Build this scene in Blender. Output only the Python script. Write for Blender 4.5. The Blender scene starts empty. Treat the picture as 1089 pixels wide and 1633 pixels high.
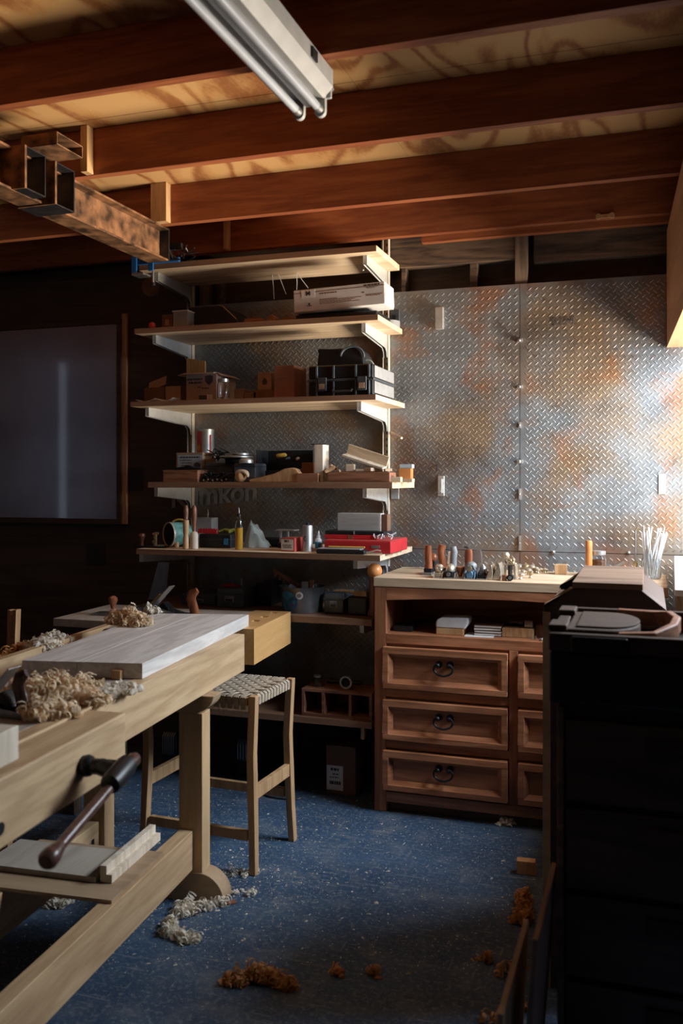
import bpy, bmesh, math, random
from mathutils import Vector, Matrix
random.seed(11)
S = bpy.context.scene
COL = S.collection
R = math.radians

# ------------------------------------------------------------------ camera
FPX, YAW, CX, HY, EYE = 1457.2, R(18.53), 544.5, 764.7, 1.5
cam = bpy.data.cameras.new('camera'); cam_o = bpy.data.objects.new('camera', cam); COL.objects.link(cam_o)
cam.sensor_fit = 'HORIZONTAL'; cam.sensor_width = 36; cam.lens = 36 * FPX / 1089
cam.shift_y = -(816.5 - HY) / 1089
cam_o.location = (0, 0, EYE); cam_o.rotation_euler = (R(90), 0, YAW)
cam.clip_start = 0.05
cam.dof.use_dof = True; cam.dof.focus_distance = 4.1; cam.dof.aperture_fstop = 4.5
S.camera = cam_o
S.view_settings.view_transform = 'Standard'; S.view_settings.look = 'None'
S.view_settings.gamma = 1; S.view_settings.use_curve_mapping = False
S.view_settings.exposure = 0.65

# ------------------------------------------------------------------ light
W = bpy.data.worlds.new('world'); S.world = W; W.use_nodes = True
W.node_tree.nodes['Background'].inputs[0].default_value = (0.62, 0.78, 1.0, 1)
W.node_tree.nodes['Background'].inputs[1].default_value = 1.5

def area(name, loc, rot, sx, sy, power, color):
    l = bpy.data.lights.new(name, 'AREA'); l.shape = 'RECTANGLE'; l.size = sx; l.size_y = sy
    l.energy = power; l.color = color
    o = bpy.data.objects.new(name, l); COL.objects.link(o); o.location = loc; o.rotation_euler = rot
    return o
# daylight through the glazed side of the workshop
area('daylight', (1.02, 3.72, 2.35), (0, R(64), 0), 0.95, 1.20, 98, (0.76, 0.89, 1.0))
# sunlit ground outside throwing light up through the same glazing
area('ground_bounce', (2.60, 4.00, 0.65), (0, R(113), 0), 0.9, 1.7, 470, (1.0, 0.87, 0.70))

# ------------------------------------------------------------------ pixel helpers: a ray met with a real plane
def _dir(u, v=HY):
    a = (u - CX) / FPX
    return Vector((-math.sin(YAW) + a * math.cos(YAW), math.cos(YAW) + a * math.sin(YAW), (HY - v) / FPX))
def on_y(u, v, y):
    d = _dir(u, v); t = y / d.y; return Vector((d.x * t, y, EYE + d.z * t))
def on_z(u, v, z):
    d = _dir(u, v); t = (z - EYE) / d.z; return Vector((d.x * t, d.y * t, z))
def wx(u, y): return on_y(u, HY, y).x
def wz(u, v, y): return on_y(u, v, y).z

# ------------------------------------------------------------------ materials
MATS = {}
def _mat(name):
    m = bpy.data.materials.new(name); m.use_nodes = True
    nt = m.node_tree; b = nt.nodes['Principled BSDF']; MATS[name] = m
    return m, nt, b
def N(nt, t, **kw):
    n = nt.nodes.new(t)
    for k, v in kw.items():
        if k in n.inputs: n.inputs[k].default_value = v
        else: setattr(n, k, v)
    return n
def ramp(nt, fac, stops):
    r = nt.nodes.new('ShaderNodeValToRGB'); e = r.color_ramp.elements
    while len(e) < len(stops): e.new(0.5)
    for el, (p, c) in zip(e, stops): el.position = p; el.color = (*c, 1)
    nt.links.new(fac, r.inputs[0]); return r
def plain(name, col, rough=0.5, metal=0.0, var=0.12, scale=18, trans=0.0, ior=1.45, bump=0.0, coat=0.0, sheen=0):
    m, nt, b = _mat(name)
    b.inputs['Roughness'].default_value = rough; b.inputs['Metallic'].default_value = metal
    b.inputs['Transmission Weight'].default_value = trans; b.inputs['IOR'].default_value = ior
    b.inputs['Coat Weight'].default_value = coat
    tc = N(nt, 'ShaderNodeTexCoord'); n = N(nt, 'ShaderNodeTexNoise', Scale=scale, Detail=4.0)
    nt.links.new(tc.outputs['Object'], n.inputs['Vector'])
    lo = tuple(c * (1 - var) for c in col); hi = tuple(min(1, c * (1 + var)) for c in col)
    r = ramp(nt, n.outputs['Fac'], [(0.35, lo), (0.65, hi)])
    nt.links.new(r.outputs[0], b.inputs['Base Color'])
    if bump:
        bp = N(nt, 'ShaderNodeBump', Strength=bump, Distance=0.002); nt.links.new(n.outputs['Fac'], bp.inputs['Height']); nt.links.new(bp.outputs[0], b.inputs['Normal'])
    return m
def wood(name, dark, light, axis='x', rough=0.55, scale=1.0, ring=1.0, knots=False, bump=0.15, spec=0.4, stain=None):
    m, nt, b = _mat(name)
    b.inputs['Roughness'].default_value = rough; b.inputs['Specular IOR Level'].default_value = spec
    tc = N(nt, 'ShaderNodeTexCoord'); mp = N(nt, 'ShaderNodeMapping')
    st = {'x': (0.9, 9, 9), 'y': (9, 0.9, 9), 'z': (9, 9, 0.9)}[axis]
    mp.inputs['Scale'].default_value = tuple(s * scale for s in st)
    oi = N(nt, 'ShaderNodeObjectInfo'); ad = N(nt, 'ShaderNodeVectorMath', operation='ADD')
    mul = N(nt, 'ShaderNodeMath', operation='MULTIPLY'); mul.inputs[1].default_value = 7.0
    nt.links.new(oi.outputs['Random'], mul.inputs[0])
    nt.links.new(tc.outputs['Object'], ad.inputs[0]); nt.links.new(mul.outputs[0], ad.inputs[1])
    nt.links.new(ad.outputs[0], mp.inputs['Vector'])
    n1 = N(nt, 'ShaderNodeTexNoise', Scale=1.3, Detail=3.0, Distortion=0.6)
    n2 = N(nt, 'ShaderNodeTexNoise', Scale=9.0, Detail=5.0, Roughness=0.65)
    for n in (n1, n2): nt.links.new(mp.outputs[0], n.inputs['Vector'])
    sn = N(nt, 'ShaderNodeMath', operation='MULTIPLY'); sn.inputs[1].default_value = 26.0 * ring
    nt.links.new(n1.outputs['Fac'], sn.inputs[0])
    si = N(nt, 'ShaderNodeMath', operation='SINE'); nt.links.new(sn.outputs[0], si.inputs[0])
    ma = N(nt, 'ShaderNodeMath', operation='MULTIPLY_ADD'); ma.inputs[1].default_value = 0.17; ma.inputs[2].default_value = 0.12
    nt.links.new(si.outputs[0], ma.inputs[0])
    a2 = N(nt, 'ShaderNodeMath', operation='MULTIPLY_ADD'); a2.inputs[1].default_value = 0.75
    nt.links.new(n2.outputs['Fac'], a2.inputs[0]); nt.links.new(ma.outputs[0], a2.inputs[2])
    r = ramp(nt, a2.outputs[0], [(0.25, dark), (0.72, light)])
    out = r.outputs[0]
    if knots:
        v = N(nt, 'ShaderNodeTexVoronoi', Scale=0.55); nt.links.new(mp.outputs[0], v.inputs['Vector'])
        rk = ramp(nt, v.outputs['Distance'], [(0.03, (1, 1, 1)), (0.10, (0, 0, 0))])
        mx = N(nt, 'ShaderNodeMix', data_type='RGBA'); mx.inputs[7].default_value = (*[c * 0.3 for c in dark], 1)
        nt.links.new(rk.outputs[0], mx.inputs[0]); nt.links.new(out, mx.inputs[6]); out = mx.outputs[2]
    if stain:
        ns = N(nt, 'ShaderNodeTexNoise', Scale=2.2, Detail=3.0); nt.links.new(tc.outputs['Object'], ns.inputs['Vector'])
        rs = ramp(nt, ns.outputs['Fac'], [(0.52, (0, 0, 0)), (0.68, (0.75, 0.75, 0.75))])
        mx = N(nt, 'ShaderNodeMix', data_type='RGBA'); mx.inputs[7].default_value = (*stain, 1)
        nt.links.new(rs.outputs[0], mx.inputs[0]); nt.links.new(out, mx.inputs[6]); out = mx.outputs[2]
    nt.links.new(out, b.inputs['Base Color'])
    bp = N(nt, 'ShaderNodeBump', Strength=bump, Distance=0.0015)
    nt.links.new(n2.outputs['Fac'], bp.inputs['Height']); nt.links.new(bp.outputs[0], b.inputs['Normal'])
    return m

def mat_plywood():
    m, nt, b = _mat('sheathing_plywood')
    b.inputs['Roughness'].default_value = 0.7
    tc = N(nt, 'ShaderNodeTexCoord'); mp = N(nt, 'ShaderNodeMapping'); mp.inputs['Scale'].default_value = (1.5, 0.5, 1)
    mp.inputs['Rotation'].default_value = (0, 0, R(28))
    nt.links.new(tc.outputs['Object'], mp.inputs['Vector'])
    n = N(nt, 'ShaderNodeTexNoise', Scale=1.6, Detail=2.0, Distortion=0.8); nt.links.new(mp.outputs[0], n.inputs['Vector'])
    mu = N(nt, 'ShaderNodeMath', operation='MULTIPLY'); mu.inputs[1].default_value = 42; nt.links.new(n.outputs['Fac'], mu.inputs[0])
    si = N(nt, 'ShaderNodeMath', operation='SINE'); nt.links.new(mu.outputs[0], si.inputs[0])
    nf = N(nt, 'ShaderNodeTexNoise', Scale=60, Detail=3.0); nt.links.new(mp.outputs[0], nf.inputs['Vector'])
    sm = N(nt, 'ShaderNodeMath', operation='MULTIPLY_ADD'); sm.inputs[1].default_value = 0.28; sm.inputs[2].default_value = 0.30
    nt.links.new(si.outputs[0], sm.inputs[0])
    ad = N(nt, 'ShaderNodeMath', operation='MULTIPLY_ADD'); ad.inputs[1].default_value = 0.30
    nt.links.new(nf.outputs['Fac'], ad.inputs[0]); nt.links.new(sm.outputs[0], ad.inputs[2])
    r = ramp(nt, ad.outputs[0], [(0.32, (0.51, 0.285, 0.11)), (0.54, (0.45, 0.225, 0.075)), (0.72, (0.27, 0.098, 0.026))])
    nt.links.new(r.outputs[0], b.inputs['Base Color']); return m

def mat_tread():
    m, nt, b = _mat('weathered_tread_steel')
    tc = N(nt, 'ShaderNodeTexCoord')
    def noise(sc, det=4.0, dist=0.0, off=0.0):
        mp = N(nt, 'ShaderNodeMapping'); mp.inputs['Location'].default_value = (off, off * 1.7, off * 0.6)
        nt.links.new(tc.outputs['Object'], mp.inputs['Vector'])
        n = N(nt, 'ShaderNodeTexNoise', Scale=sc, Detail=det, Distortion=dist); nt.links.new(mp.outputs[0], n.inputs['Vector']); return n.outputs['Fac']
    base = ramp(nt, noise(2.2, 5), [(0.32, (0.19, 0.20, 0.21)), (0.52, (0.29, 0.305, 0.32)), (0.7, (0.37, 0.385, 0.395))])
    def over(col, fac, lo, hi, amt):
        nonlocal base
        rr = ramp(nt, fac, [(lo, (0, 0, 0)), (hi, (amt, amt, amt))])
        mx = N(nt, 'ShaderNodeMix', data_type='RGBA'); mx.inputs[7].default_value = (*col, 1)
        nt.links.new(rr.outputs[0], mx.inputs[0]); nt.links.new(base.outputs[2] if base.bl_idname == 'ShaderNodeMix' else base.outputs[0], mx.inputs[6])
        base = mx
    over((0.34, 0.225, 0.125), noise(2.3, 8, 0.5, 4.0), 0.46, 0.66, 0.8)
    over((0.38, 0.17, 0.075), noise(4.0, 9, 0.4, 9.0), 0.54, 0.68, 0.7)
    over((0.11, 0.09, 0.08), noise(2.6, 8, 0.4, 17.0), 0.55, 0.72, 0.75)
    over((0.15, 0.10, 0.07), noise(28, 4, 0.2, 3.0), 0.58, 0.75, 0.6)
    nt.links.new(base.outputs[2], b.inputs['Base Color'])
    b.inputs['Metallic'].default_value = 0.75
    rr = ramp(nt, noise(6, 4, 0, 30.0), [(0.3, (0.44,) * 3), (0.7, (0.62,) * 3)])
    nt.links.new(rr.outputs[0], b.inputs['Roughness'])
    bp = N(nt, 'ShaderNodeBump', Strength=0.2, Distance=0.001); nt.links.new(noise(90, 3), bp.inputs['Height']); nt.links.new(bp.outputs[0], b.inputs['Normal'])
    return m

def mat_floor():
    m, nt, b = _mat('blue_painted_concrete')
    tc = N(nt, 'ShaderNodeTexCoord')
    def noise(sc, det=4.0, stretch=(1, 1, 1), rot=0.0):
        mp = N(nt, 'ShaderNodeMapping'); mp.inputs['Scale'].default_value = stretch; mp.inputs['Rotation'].default_value = (0, 0, rot)
        nt.links.new(tc.outputs['Object'], mp.inputs['Vector'])
        n = N(nt, 'ShaderNodeTexNoise', Scale=sc, Detail=det, Roughness=0.62); nt.links.new(mp.outputs[0], n.inputs['Vector']); return n.outputs['Fac']
    r0 = ramp(nt, noise(2.5, 5), [(0.3, (0.020, 0.048, 0.100)), (0.7, (0.038, 0.084, 0.155))]); cur = r0.outputs[0]
    def over(col, fac, lo, hi, amt):
        nonlocal cur
        rr = ramp(nt, fac, [(lo, (0, 0, 0)), (hi, (amt,) * 3)])
        mx = N(nt, 'ShaderNodeMix', data_type='RGBA'); mx.inputs[7].default_value = (*col, 1)
        nt.links.new(rr.outputs[0], mx.inputs[0]); nt.links.new(cur, mx.inputs[6]); cur = mx.outputs[2]
    over((0.34, 0.33, 0.31), noise(7.0, 9), 0.50, 0.80, 0.28)                  # fine dust in drifts
    over((0.40, 0.39, 0.36), noise(5, 3, (1, 26, 1), R(22)), 0.655, 0.70, 0.42)  # scratches
    over((0.40, 0.39, 0.36), noise(5, 3, (26, 1, 1), R(-35)), 0.66, 0.71, 0.36)
    over((0.36, 0.36, 0.35), noise(3, 2, (1, 40, 1), R(-8)), 0.675, 0.70, 0.5)
    over((0.30, 0.31, 0.31), noise(60, 8), 0.52, 0.66, 0.42)
    over((0.55, 0.50, 0.42), noise(230, 2), 0.63, 0.70, 0.75)                   # specks
    nt.links.new(cur, b.inputs['Base Color'])
    b.inputs['Specular IOR Level'].default_value = 0.3; rr = ramp(nt, noise(4, 5), [(0.3, (0.40,) * 3), (0.7, (0.6,) * 3)]); nt.links.new(rr.outputs[0], b.inputs['Roughness'])
    return m

mat_plywood(); mat_tread(); mat_floor()
wood('joist_wood', (0.20, 0.050, 0.019), (0.34, 0.108, 0.038), 'x', 0.6, 1.0, 0.8, knots=True)
wood('block_wood', (0.42, 0.24, 0.11), (0.60, 0.38, 0.18), 'z', 0.65)
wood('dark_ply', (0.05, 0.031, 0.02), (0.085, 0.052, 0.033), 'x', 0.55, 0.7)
wood('old_framing', (0.055, 0.035, 0.025), (0.17, 0.105, 0.065), 'x', 0.7)
wood('stud_wood', (0.16, 0.11, 0.075), (0.30, 0.21, 0.14), 'z', 0.7)
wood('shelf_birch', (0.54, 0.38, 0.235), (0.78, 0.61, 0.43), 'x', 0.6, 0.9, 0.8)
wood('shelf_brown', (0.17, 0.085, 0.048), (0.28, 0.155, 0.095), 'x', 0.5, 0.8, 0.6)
wood('cabinet_wood', (0.25, 0.092, 0.042), (0.50, 0.22, 0.11), 'x', 0.42, 0.9, 0.9, knots=True, stain=(0.20, 0.085, 0.05))
wood('cabinet_wood_upright', (0.25, 0.092, 0.042), (0.48, 0.21, 0.105), 'z', 0.42, 0.9, 0.9, stain=(0.13, 0.055, 0.03))
wood('slab_pine', (0.42, 0.29, 0.18), (0.64, 0.48, 0.33), 'x', 0.6, 0.9, 1.0, knots=True)
wood('bench_maple', (0.43, 0.28, 0.155), (0.60, 0.425, 0.25), 'y', 0.5, 0.9, 0.8)
wood('bench_top_wood', (0.33, 0.28, 0.23), (0.44, 0.38, 0.32), 'y', 0.6, 0.8, 0.5)
wood('bench_amber', (0.54, 0.29, 0.11), (0.66, 0.39, 0.165), 'y', 0.4, 0.7, 0.4)
wood('leg_maple', (0.41, 0.26, 0.135), (0.56, 0.38, 0.21), 'z', 0.5, 0.8, 0.5)
wood('foot_maple', (0.30, 0.20, 0.12), (0.42, 0.295, 0.185), 'x', 0.5, 0.8, 0.5)
wood('planed_ash', (0.52, 0.48, 0.45), (0.70, 0.66, 0.62), 'y', 0.6, 1.2, 1.0)
wood('offcut_wood', (0.50, 0.37, 0.25), (0.68, 0.53, 0.38), 'x', 0.6)
wood('offcut_pale', (0.56, 0.46, 0.35), (0.74, 0.64, 0.52), 'z', 0.6)
wood('walnut_plank', (0.15, 0.06, 0.032), (0.32, 0.145, 0.08), 'x', 0.6, 1.6)
wood('rose_tote', (0.16, 0.045, 0.02), (0.36, 0.13, 0.06), 'z', 0.28, 2.5)
wood('dark_tote', (0.045, 0.022, 0.018), (0.12, 0.055, 0.042), 'z', 0.3, 2.5)
wood('handle_tan', (0.40, 0.22, 0.10), (0.58, 0.36, 0.19), 'z', 0.4, 2.5)
wood('handle_brown', (0.13, 0.05, 0.03), (0.25, 0.105, 0.06), 'z', 0.35, 2.5)
wood('stool_wood', (0.30, 0.175, 0.085), (0.46, 0.29, 0.155), 'z', 0.45, 1.2, 0.6)
wood('grey_stone', (0.34, 0.33, 0.31), (0.50, 0.485, 0.46), 'x', 0.7, 1.4, 0.5)
wood('header_wood', (0.38, 0.20, 0.105), (0.54, 0.31, 0.175), 'y', 0.6, 0.6, 0.4)
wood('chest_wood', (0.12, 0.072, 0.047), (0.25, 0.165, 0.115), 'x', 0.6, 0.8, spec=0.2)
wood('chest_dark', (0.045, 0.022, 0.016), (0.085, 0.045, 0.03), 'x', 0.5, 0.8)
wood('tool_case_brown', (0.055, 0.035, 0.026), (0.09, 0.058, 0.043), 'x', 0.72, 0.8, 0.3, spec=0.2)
wood('window_bench', (0.33, 0.215, 0.13), (0.50, 0.35, 0.22), 'y', 0.6, 0.8, 0.8, stain=(0.07, 0.045, 0.03))
plain('rusty_steel', (0.17, 0.082, 0.038), 0.62, 0.35, 0.75, 14, bump=0.5)
plain('dark_steel', (0.045, 0.04, 0.042), 0.45, 0.7, 0.3, 20)
plain('steel', (0.50, 0.50, 0.50), 0.35, 0.9, 0.12, 30)
plain('galvanised', (0.55, 0.54, 0.52), 0.42, 0.75, 0.14, 24)
plain('bracket_paint', (0.50, 0.50, 0.49), 0.45, 0.35, 0.08, 24)
plain('standard_steel', (0.62, 0.54, 0.44), 0.45, 0.2, 0.12, 24)
plain('brass', (0.52, 0.40, 0.23), 0.38, 0.8, 0.2, 40)
plain('bronze_pale', (0.58, 0.49, 0.38), 0.36, 0.7, 0.2, 40)
plain('iron_black', (0.02, 0.02, 0.022), 0.4, 0.5, 0.3, 40)
plain('black_plastic', (0.014, 0.014, 0.016), 0.42, 0.0, 0.2, 20)
plain('grey_plastic', (0.055, 0.062, 0.072), 0.4, 0.0, 0.2, 20)
plain('slate_plastic', (0.085, 0.10, 0.12), 0.35, 0.0, 0.2, 20)
plain('mid_grey', (0.26, 0.26, 0.265), 0.5, 0.1, 0.1, 20)
plain('white_paint', (0.72, 0.70, 0.66), 0.42, 0.0, 0.05, 20)
plain('fixture_paint', (0.39, 0.385, 0.38), 0.4, 0.1, 0.06, 20)
plain('tube_glass', (0.46, 0.49, 0.54), 0.16, 0.25, 0.04, 20, coat=0.5)
plain('white_plastic', (0.66, 0.67, 0.68), 0.4, 0.0, 0.06, 20)
plain('paper', (0.70, 0.68, 0.65), 0.75, 0.0, 0.05, 14)
plain('paper_white', (0.62, 0.60, 0.58), 0.7, 0.0, 0.06, 10)
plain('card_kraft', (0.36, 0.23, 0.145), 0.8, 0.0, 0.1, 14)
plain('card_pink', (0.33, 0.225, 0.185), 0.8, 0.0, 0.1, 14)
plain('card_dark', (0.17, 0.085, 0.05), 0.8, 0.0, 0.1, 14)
plain('card_red', (0.24, 0.085, 0.038), 0.75, 0.0, 0.1, 14)
plain('corrugated', (0.42, 0.255, 0.11), 0.8, 0.0, 0.12, 14)
plain('red_paint', (0.55, 0.025, 0.03), 0.45, 0.0, 0.1, 14)
plain('red_card', (0.50, 0.075, 0.065), 0.6, 0.0, 0.1, 14)
plain('red_gloss', (0.6, 0.06, 0.03), 0.3, 0.0, 0.1, 14)
plain('print_ink', (0.06, 0.05, 0.05), 0.8, 0.0, 0.1, 14)
plain('print_brown', (0.20, 0.10, 0.07), 0.8, 0.0, 0.1, 14)
plain('chalk_grey', (0.25, 0.25, 0.255), 0.8, 0.0, 0.3, 14)
plain('label_blue', (0.04, 0.22, 0.42), 0.4, 0.0, 0.45, 40)
plain('label_pale', (0.36, 0.42, 0.44), 0.6, 0.0, 0.1, 26)
plain('yellow_label', (0.66, 0.42, 0.08), 0.5, 0.0, 0.1, 14)
plain('clamp_blue', (0.012, 0.12, 0.36), 0.4, 0.1, 0.1, 14)
plain('plane_blue', (0.10, 0.20, 0.32), 0.3, 0.2, 0.1, 14)
plain('teal_label', (0.14, 0.34, 0.30), 0.5, 0.0, 0.3, 30)
plain('bucket_tin', (0.22, 0.235, 0.255), 0.34, 0.75, 0.2, 12)
plain('amber_oil', (0.44, 0.24, 0.03), 0.15, 0.0, 0.15, 10)
plain('glass', (0.95, 0.97, 0.97), 0.03, 0.0, 0.0, 10, trans=1.0)
plain('plastic_bag', (0.60, 0.66, 0.63), 0.35, 0.0, 0.15, 10, trans=0.45)
plain('pellets', (0.25, 0.10, 0.05), 0.6, 0.0, 0.6, 60)
plain('peg_orange', (0.55, 0.22, 0.07), 0.35, 0.0, 0.15, 12)
plain('shaving', (0.86, 0.70, 0.50), 0.6, 0.0, 0.15, 20)
plain('shaving_pale', (0.82, 0.76, 0.66), 0.6, 0.0, 0.12, 20)
plain('shaving_orange', (0.58, 0.30, 0.11), 0.6, 0.0, 0.2, 20)
plain('woven_cord', (0.36, 0.30, 0.23), 0.75, 0.0, 0.2, 60)
plain('void_black', (0.006, 0.006, 0.007), 0.8, 0.0, 0.1, 10)
plain('screen_glass', (0.30, 0.29, 0.35), 0.30, 0.4, 0.12, 3, coat=0.5)
MATS['screen_glass'].node_tree.nodes['Principled BSDF'].inputs['Coat Roughness'].default_value = 0.05
plain('wall_plaster', (0.03, 0.026, 0.024), 0.8, 0.0, 0.15, 6)
plain('green_rag', (0.34, 0.36, 0.06), 0.8, 0.0, 0.3, 30)
plain('grey_iron', (0.28, 0.29, 0.30), 0.38, 0.8, 0.15, 30)

for nm in ('shaving', 'shaving_pale', 'shaving_orange'):
    nt = MATS[nm].node_tree; b = nt.nodes['Principled BSDF']; out = nt.nodes['Material Output']
    tr = nt.nodes.new('ShaderNodeBsdfTranslucent'); mx = nt.nodes.new('ShaderNodeMixShader'); mx.inputs[0].default_value = 0.42
    col = b.inputs['Base Color'].links[0].from_socket; nt.links.new(col, tr.inputs['Color'])
    nt.links.new(b.outputs[0], mx.inputs[1]); nt.links.new(tr.outputs[0], mx.inputs[2]); nt.links.new(mx.outputs[0], out.inputs['Surface'])

# ------------------------------------------------------------------ mesh builder
class MB:
    def __init__(self, M=None): self.v = []; self.f = []; self.M = M or Matrix()
    def add(self, vs, fs, M=None):
        T = self.M @ M if M is not None else self.M
        o = len(self.v)
        self.v += [tuple(T @ Vector(p)) for p in vs]
        self.f += [tuple(i + o for i in f) for f in fs]; return self
    def hexa(self, p, M=None):
        return self.add(p, [(0, 3, 2, 1), (4, 5, 6, 7), (0, 1, 5, 4), (1, 2, 6, 5), (2, 3, 7, 6), (3, 0, 4, 7)], M)
    def box(self, x0, x1, y0, y1, z0, z1, M=None):
        return self.hexa([(x0, y0, z0), (x1, y0, z0), (x1, y1, z0), (x0, y1, z0), (x0, y0, z1), (x1, y0, z1), (x1, y1, z1), (x0, y1, z1)], M)
    def cbox(self, c, s, M=None):
        return self.box(c[0] - s[0] / 2, c[0] + s[0] / 2, c[1] - s[1] / 2, c[1] + s[1] / 2, c[2] - s[2] / 2, c[2] + s[2] / 2, M)
    def prism(self, poly, axis, a0, a1, M=None):
        n = len(poly)
        def P(q, a): return {'x': (a, q[0], q[1]), 'y': (q[0], a, q[1]), 'z': (q[0], q[1], a)}[axis]
        vs = [P(q, a0) for q in poly] + [P(q, a1) for q in poly]
        fs = [tuple(range(n)), tuple(range(2 * n - 1, n - 1, -1))] + [(i, n + i, n + (i + 1) % n, (i + 1) % n) for i in range(n)]
        return self.add(vs, fs, M)
    def tube(self, pts, r, n=10, caps=True, M=None, flat=None):
        pts = [Vector(p) for p in pts]; k = len(pts)
        rs = r if isinstance(r, (list, tuple)) else [r] * k
        vs = []; up = None
        for i, p in enumerate(pts):
            t = (pts[min(i + 1, k - 1)] - pts[max(i - 1, 0)]).normalized()
            if up is None:
                up = Vector((0, 0, 1)) if abs(t.z) < 0.9 else Vector((1, 0, 0))
            a = t.cross(up).normalized(); up = a.cross(t).normalized()
            for j in range(n):
                w = 2 * math.pi * j / n
                c, s = math.cos(w), math.sin(w)
                if flat: c *= flat[0]; s *= flat[1]
                vs.append(p + (a * c + up * s) * rs[i])
        fs = [(i * n + j, i * n + (j + 1) % n, (i + 1) * n + (j + 1) % n, (i + 1) * n + j) for i in range(k - 1) for j in range(n)]
        if caps: fs += [tuple(range(n - 1, -1, -1)), tuple((k - 1) * n + j for j in range(n))]
        return self.add(vs, fs, M)
    def cyl(self, p0, p1, r, n=16, M=None, r1=None):
        return self.tube([p0, p1], [r, r if r1 is None else r1], n, True, M)
    def sweep(self, pts, w, d, ax=(1, 0, 0), M=None):       # rectangular section w along ax, d across
        pts = [Vector(p) for p in pts]; k = len(pts); vs = []; A = Vector(ax).normalized()
        for i, p in enumerate(pts):
            t = (pts[min(i + 1, k - 1)] - pts[max(i - 1, 0)]).normalized()
            B = t.cross(A).normalized()
            ww = w[i] if isinstance(w, (list, tuple)) else w; dd = d[i] if isinstance(d, (list, tuple)) else d
            vs += [p - A * ww / 2 - B * dd / 2, p + A * ww / 2 - B * dd / 2, p + A * ww / 2 + B * dd / 2, p - A * ww / 2 + B * dd / 2]
        fs = [(i * 4 + j, i * 4 + (j + 1) % 4, i * 4 + 4 + (j + 1) % 4, i * 4 + 4 + j) for i in range(k - 1) for j in range(4)]
        fs += [(3, 2, 1, 0), tuple((k - 1) * 4 + j for j in range(4))]
        return self.add(vs, fs, M)
    def lathe(self, prof, n=24, c=(0, 0, 0), M=None):
        vs = []; k = len(prof)
        for r, z in prof:
            for j in range(n):
                w = 2 * math.pi * j / n; vs.append((c[0] + max(r, 1e-5) * math.cos(w), c[1] + max(r, 1e-5) * math.sin(w), c[2] + z))
        fs = [(i * n + j, i * n + (j + 1) % n, (i + 1) * n + (j + 1) % n, (i + 1) * n + j) for i in range(k - 1) for j in range(n)]
        if tuple(prof[0]) != tuple(prof[-1]): fs += [tuple(range(n - 1, -1, -1)), tuple((k - 1) * n + j for j in range(n))]
        return self.add(vs, fs, M)
    def ball(self, c, r, s=(1, 1, 1), n=16, M=None):
        k = n // 2; pr = [(math.sin(math.pi * i / k), -math.cos(math.pi * i / k)) for i in range(k + 1)]
        T = Matrix.Translation(c) @ Matrix.Diagonal((r * s[0], r * s[1], r * s[2], 1))
        return self.lathe(pr, n, (0, 0, 0), (M @ T) if M is not None else T)
    def build(self, name, mat, parent=None, bevel=0.0, smooth=True, ang=38):
        me = bpy.data.meshes.new(name); me.from_pydata(self.v, [], self.f); me.update()
        bm = bmesh.new(); bm.from_mesh(me); bmesh.ops.remove_doubles(bm, verts=bm.verts, dist=1e-6)
        bmesh.ops.recalc_face_normals(bm, faces=bm.faces); bm.to_mesh(me); bm.free()
        me.materials.append(MATS[mat])
        if smooth: me.shade_smooth(); me.set_sharp_from_angle(angle=R(ang))
        o = bpy.data.objects.new(name, me); COL.objects.link(o)
        if parent: o.parent = parent
        if bevel:
            b = o.modifiers.new('edge', 'BEVEL'); b.width = bevel; b.segments = 2; b.limit_method = 'ANGLE'; b.angle_limit = R(40)
            b.harden_normals = True
        return o
def bx(*a, M=None): return MB(M).box(*a)
def tag(o, label, cat, group=None, kind=None):
    if label: o['label'] = label
    if cat: o['category'] = cat
    if group: o['group'] = group
    if kind: o['kind'] = kind
    return o
def thing(name, label, cat, loc, rz=0.0, group=None):
    o = bpy.data.objects.new(name, None); COL.objects.link(o); o.empty_display_size = 0.05
    o.location = loc; o.rotation_euler = (0, 0, rz); return tag(o, label, cat, group)
def solo(mb, name, mat, label, cat, loc=(0, 0, 0), rz=0.0, group=None, bevel=0.0, rot=None):
    o = mb.build(name, mat, None, bevel); o.location = loc; o.rotation_euler = rot or (0, 0, rz)
    return tag(o, label, cat, group)
def structure(o): o['kind'] = 'structure'; return o
def bake(o):
    dg = bpy.context.evaluated_depsgraph_get(); dg.update()
    me = bpy.data.meshes.new_from_object(o.evaluated_get(dg)); o.modifiers.clear(); o.data = me; return o
def cut(o, cutters):
    cs = []
    for mb in cutters:
        c = mb.build('cutter', 'void_black', o.parent, smooth=False); cs.append(c)
        m = o.modifiers.new('cut', 'BOOLEAN'); m.operation = 'DIFFERENCE'; m.object = c; m.solver = 'EXACT'
    bake(o)
    for c in cs: bpy.data.objects.remove(c)
    return o
def text(name, s, size, mat, parent, loc, rot, depth=0.0004, shear=0.0, bold=0.0):
    cu = bpy.data.curves.new(name, 'FONT'); cu.body = s; cu.size = size; cu.extrude = depth; cu.align_x = 'CENTER'; cu.align_y = 'CENTER'; cu.shear = shear; cu.offset = bold
    t = bpy.data.objects.new(name, cu); COL.objects.link(t)
    dg = bpy.context.evaluated_depsgraph_get(); dg.update()
    me = bpy.data.meshes.new_from_object(t.evaluated_get(dg)); bpy.data.objects.remove(t)
    me.materials.clear(); me.materials.append(MATS[mat])
    o = bpy.data.objects.new(name, me); COL.objects.link(o); o.parent = parent; o.location = loc; o.rotation_euler = rot
    return o
FRONT = (R(90), 0, 0)
def copy_tree(o, parent=None):
    c = o.copy(); COL.objects.link(c); c.parent = parent
    for ch in list(o.children): copy_tree(ch, c)
    return c

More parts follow.
